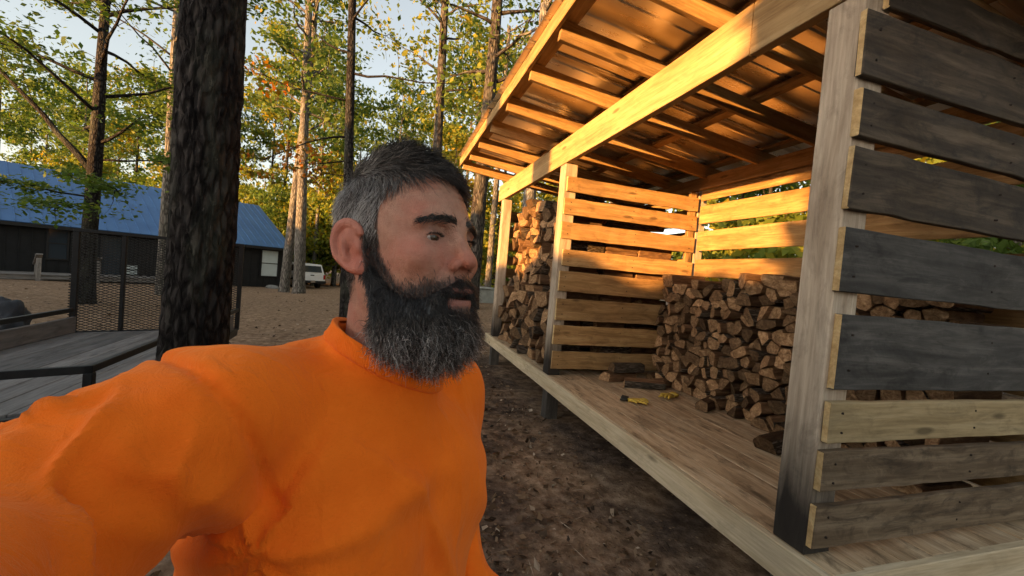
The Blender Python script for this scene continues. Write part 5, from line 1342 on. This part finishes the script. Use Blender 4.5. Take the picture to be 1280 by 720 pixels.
dis += armR * .008 * ridge(s_arm * 14 + aarm * .8, aarm * 1.1, s_arm * 3)
dis += front_ * (.0055 * (np.sin(sv[:, 1] * 38 + sv[:, 2] * 14 + warp * 4) * .5 + .5) ** 2 * sstep(-.05, -.2, sv[:, 2]) + .004 * warp + .002 * warp2)
dis += front_ * .005 * (np.sin(sv[:, 2] * 60 + warp * 5 + sv[:, 1] * 8) * .5 + .5) ** 3 * sstep(-.3, -.45, sv[:, 2])
# shoulder seam
seam = np.abs((sv - (SHR + (ELB - SHR) * .06)) @ ((ELB - SHR) / np.linalg.norm(ELB - SHR)) + .0); dis -= .006 * np.exp(-(seam / .0055) ** 2) * (np.linalg.norm(sv - SHR, axis=1) < .12)
# ribbed collar band
cd_ = -((sv - pc) @ cn); rad_n = segdist(sv, NB - nd * .2, NA + nd * .1)[0]
col_ = sstep(-.004, .0, cd_) * sstep(.024, .021, cd_) * (rad_n < .115)
calm = 1 - sstep(.06, .03, cd_) * (rad_n < .12)
dis = dis * calm
dis = dis * 1.4 * sstep(.066, .08, rad_n)
sv2 = sv + sn * dis[:, None]
link('shirt', np_mesh('shirt', body_w(sv2), sq, M['shirt'], smooth=True), man)
# ribbed collar band lying on the neck opening
cu = np.cross(nd, [0, 1., 0]); cu /= np.linalg.norm(cu); cw = np.cross(nd, cu)
def ds0(P):
    q = (P - os_) / hs_; i = np.clip(np.floor(q).astype(int), 0, np.array(Ds0.shape) - 2); f = q - i; r = 0
    for a in (0, 1):
        for b in (0, 1):
            for c in (0, 1): r = r + Ds0[i[:, 0] + a, i[:, 1] + b, i[:, 2] + c] * (f[:, 0] if a else 1 - f[:, 0]) * (f[:, 1] if b else 1 - f[:, 1]) * (f[:, 2] if c else 1 - f[:, 2])
    return r
NS = 480; th_ = np.linspace(0, 2 * math.pi, NS, endpoint=False); rad_dir = np.cos(th_)[:, None] * cu + np.sin(th_)[:, None] * cw
rows = []
for (hgt_, lift) in ((.0, -.004), (.002, .0015), (.001, .003), (-.006, .0034), (-.014, .0034), (-.019, .003), (-.022, .001), (-.023, -.004)):
    best = np.full(NS, .072); done_ = np.zeros(NS, bool)
    for r in np.arange(.058, .13, .0012):
        base = NB + rad_dir * r; s_ = ((pc + cn * hgt_ - base) @ cn) / (nd @ cn); P_ = base + s_[:, None] * nd
        out_ = (ds0(P_) > 0) & ~done_; best = np.where(out_, r, best); done_ |= out_
    for _ in range(6): best = (np.roll(best, 1) + best + np.roll(best, -1)) / 3
    best = best + lift + .0004 * np.sin(th_ * 160) * (lift > .002)
    base = NB + rad_dir * best[:, None]; s_ = ((pc + cn * hgt_ - base) @ cn) / (nd @ cn); rows.append(base + s_[:, None] * nd)
Vc_ = np.concatenate(rows); k_ = np.arange(NS); Qc_ = np.concatenate([np.column_stack([i * NS + k_, i * NS + (k_ + 1) % NS, (i + 1) * NS + (k_ + 1) % NS, (i + 1) * NS + k_]) for i in range(len(rows) - 1)])
link('collar', np_mesh('collar', body_w(Vc_), Qc_, M['shirt'], smooth=True), man)
# --- trousers and boots
t = NT('denim'); tc = t.new('ShaderNodeTexCoord'); n = t.noise(tc.outputs['Object'], 30, 4, .6)
M['denim'] = t.done(t.bsdf(t.ramp(n, [(.3, (.03, .045, .075)), (.7, (.06, .085, .13))]), .85, t.bump(n, .3, .003)))
Pl, ol, hl_ = grid((-.27, -.32, GROUND_Z + .06), (.27, .32, hip + .26), .011)
Dl = smax(leg_sdf(Pl, .01), (Pl[..., 2] - (hip + .17)), .004); V, Q = surface_nets(Dl, ol, hl_); V = smooth_mesh(V, Q, 2)
V = V + normals(V, Q) * (.006 * np.array([mnoise.noise(Vector((p[0] * 9, p[1] * 9, p[2] * 22))) for p in V]))[:, None]
link('trousers', np_mesh('trousers', body_w(V), Q, M['denim'], smooth=True), man)
M['boot'] = mat_plain('boot_leather', (.09, .055, .03), .6, 0, .3, 25, .3)
for (a, b_, c_) in LEG:
    cx, cy = c_[0], c_[1]
    Pf, of, hf = grid((cx - .12, cy - .08, GROUND_Z - .02), (cx + .24, cy + .08, GROUND_Z + .2), .007)
    D = cap(Pf, (cx, cy, GROUND_Z + .17), (cx, cy, GROUND_Z + .07), .05); D = smin(D, ell(Pf, (cx + .075, cy, GROUND_Z + .045), (.14, .05, .045)), .04); D = smax(D, GROUND_Z + .005 - Pf[..., 2], .004)
    V, Q = surface_nets(D, of, hf); link('boot', np_mesh('boot', body_w(V), Q, M['boot'], smooth=True), man)
# ------------------------------------------------------------------ light
SUN_AZ, SUN_EL = R_(30), R_(3.4)           # horizontal travel direction of the light measured from +x towards +y
w = bpy.data.worlds.new('World'); scene.world = w; w.use_nodes = True
nt = w.node_tree; nt.nodes.clear()
sky = nt.nodes.new('ShaderNodeTexSky'); sky.sky_type = 'NISHITA'; sky.sun_disc = False
sky.sun_elevation = SUN_EL; sky.sun_rotation = R_(90) - (SUN_AZ + math.pi); sky.dust_density = 2.0; sky.ozone_density = 1.0
bg = nt.nodes.new('ShaderNodeBackground'); bg.inputs[1].default_value = .15
wo = nt.nodes.new('ShaderNodeOutputWorld'); hs_ = nt.nodes.new('ShaderNodeHueSaturation'); hs_.inputs['Saturation'].default_value = .4; nt.links.new(sky.outputs[0], hs_.inputs['Color']); nt.links.new(hs_.outputs[0], bg.inputs[0]); nt.links.new(bg.outputs[0], wo.inputs[0])
ld = bpy.data.lights.new('sun', 'SUN'); ld.energy = 4.2; ld.color = (1, .48, .13); ld.angle = R_(.6)
lo = bpy.data.objects.new('sun', ld); COL.objects.link(lo)
d = Vector((math.cos(SUN_AZ) * math.cos(SUN_EL), math.sin(SUN_AZ) * math.cos(SUN_EL), -math.sin(SUN_EL)))
lo.rotation_euler = d.to_track_quat('-Z', 'Y').to_euler(); lo.location = (-20, -12, 10)
vs = scene.view_settings; vs.view_transform = 'Standard'; vs.look = 'None'; vs.gamma = 1; vs.use_curve_mapping = False; vs.exposure = 2.32
scene.render.film_transparent = False
scene.cycles.use_denoising = True
scene.cycles.max_bounces = 6; scene.cycles.diffuse_bounces = 4; scene.cycles.transparent_max_bounces = 8
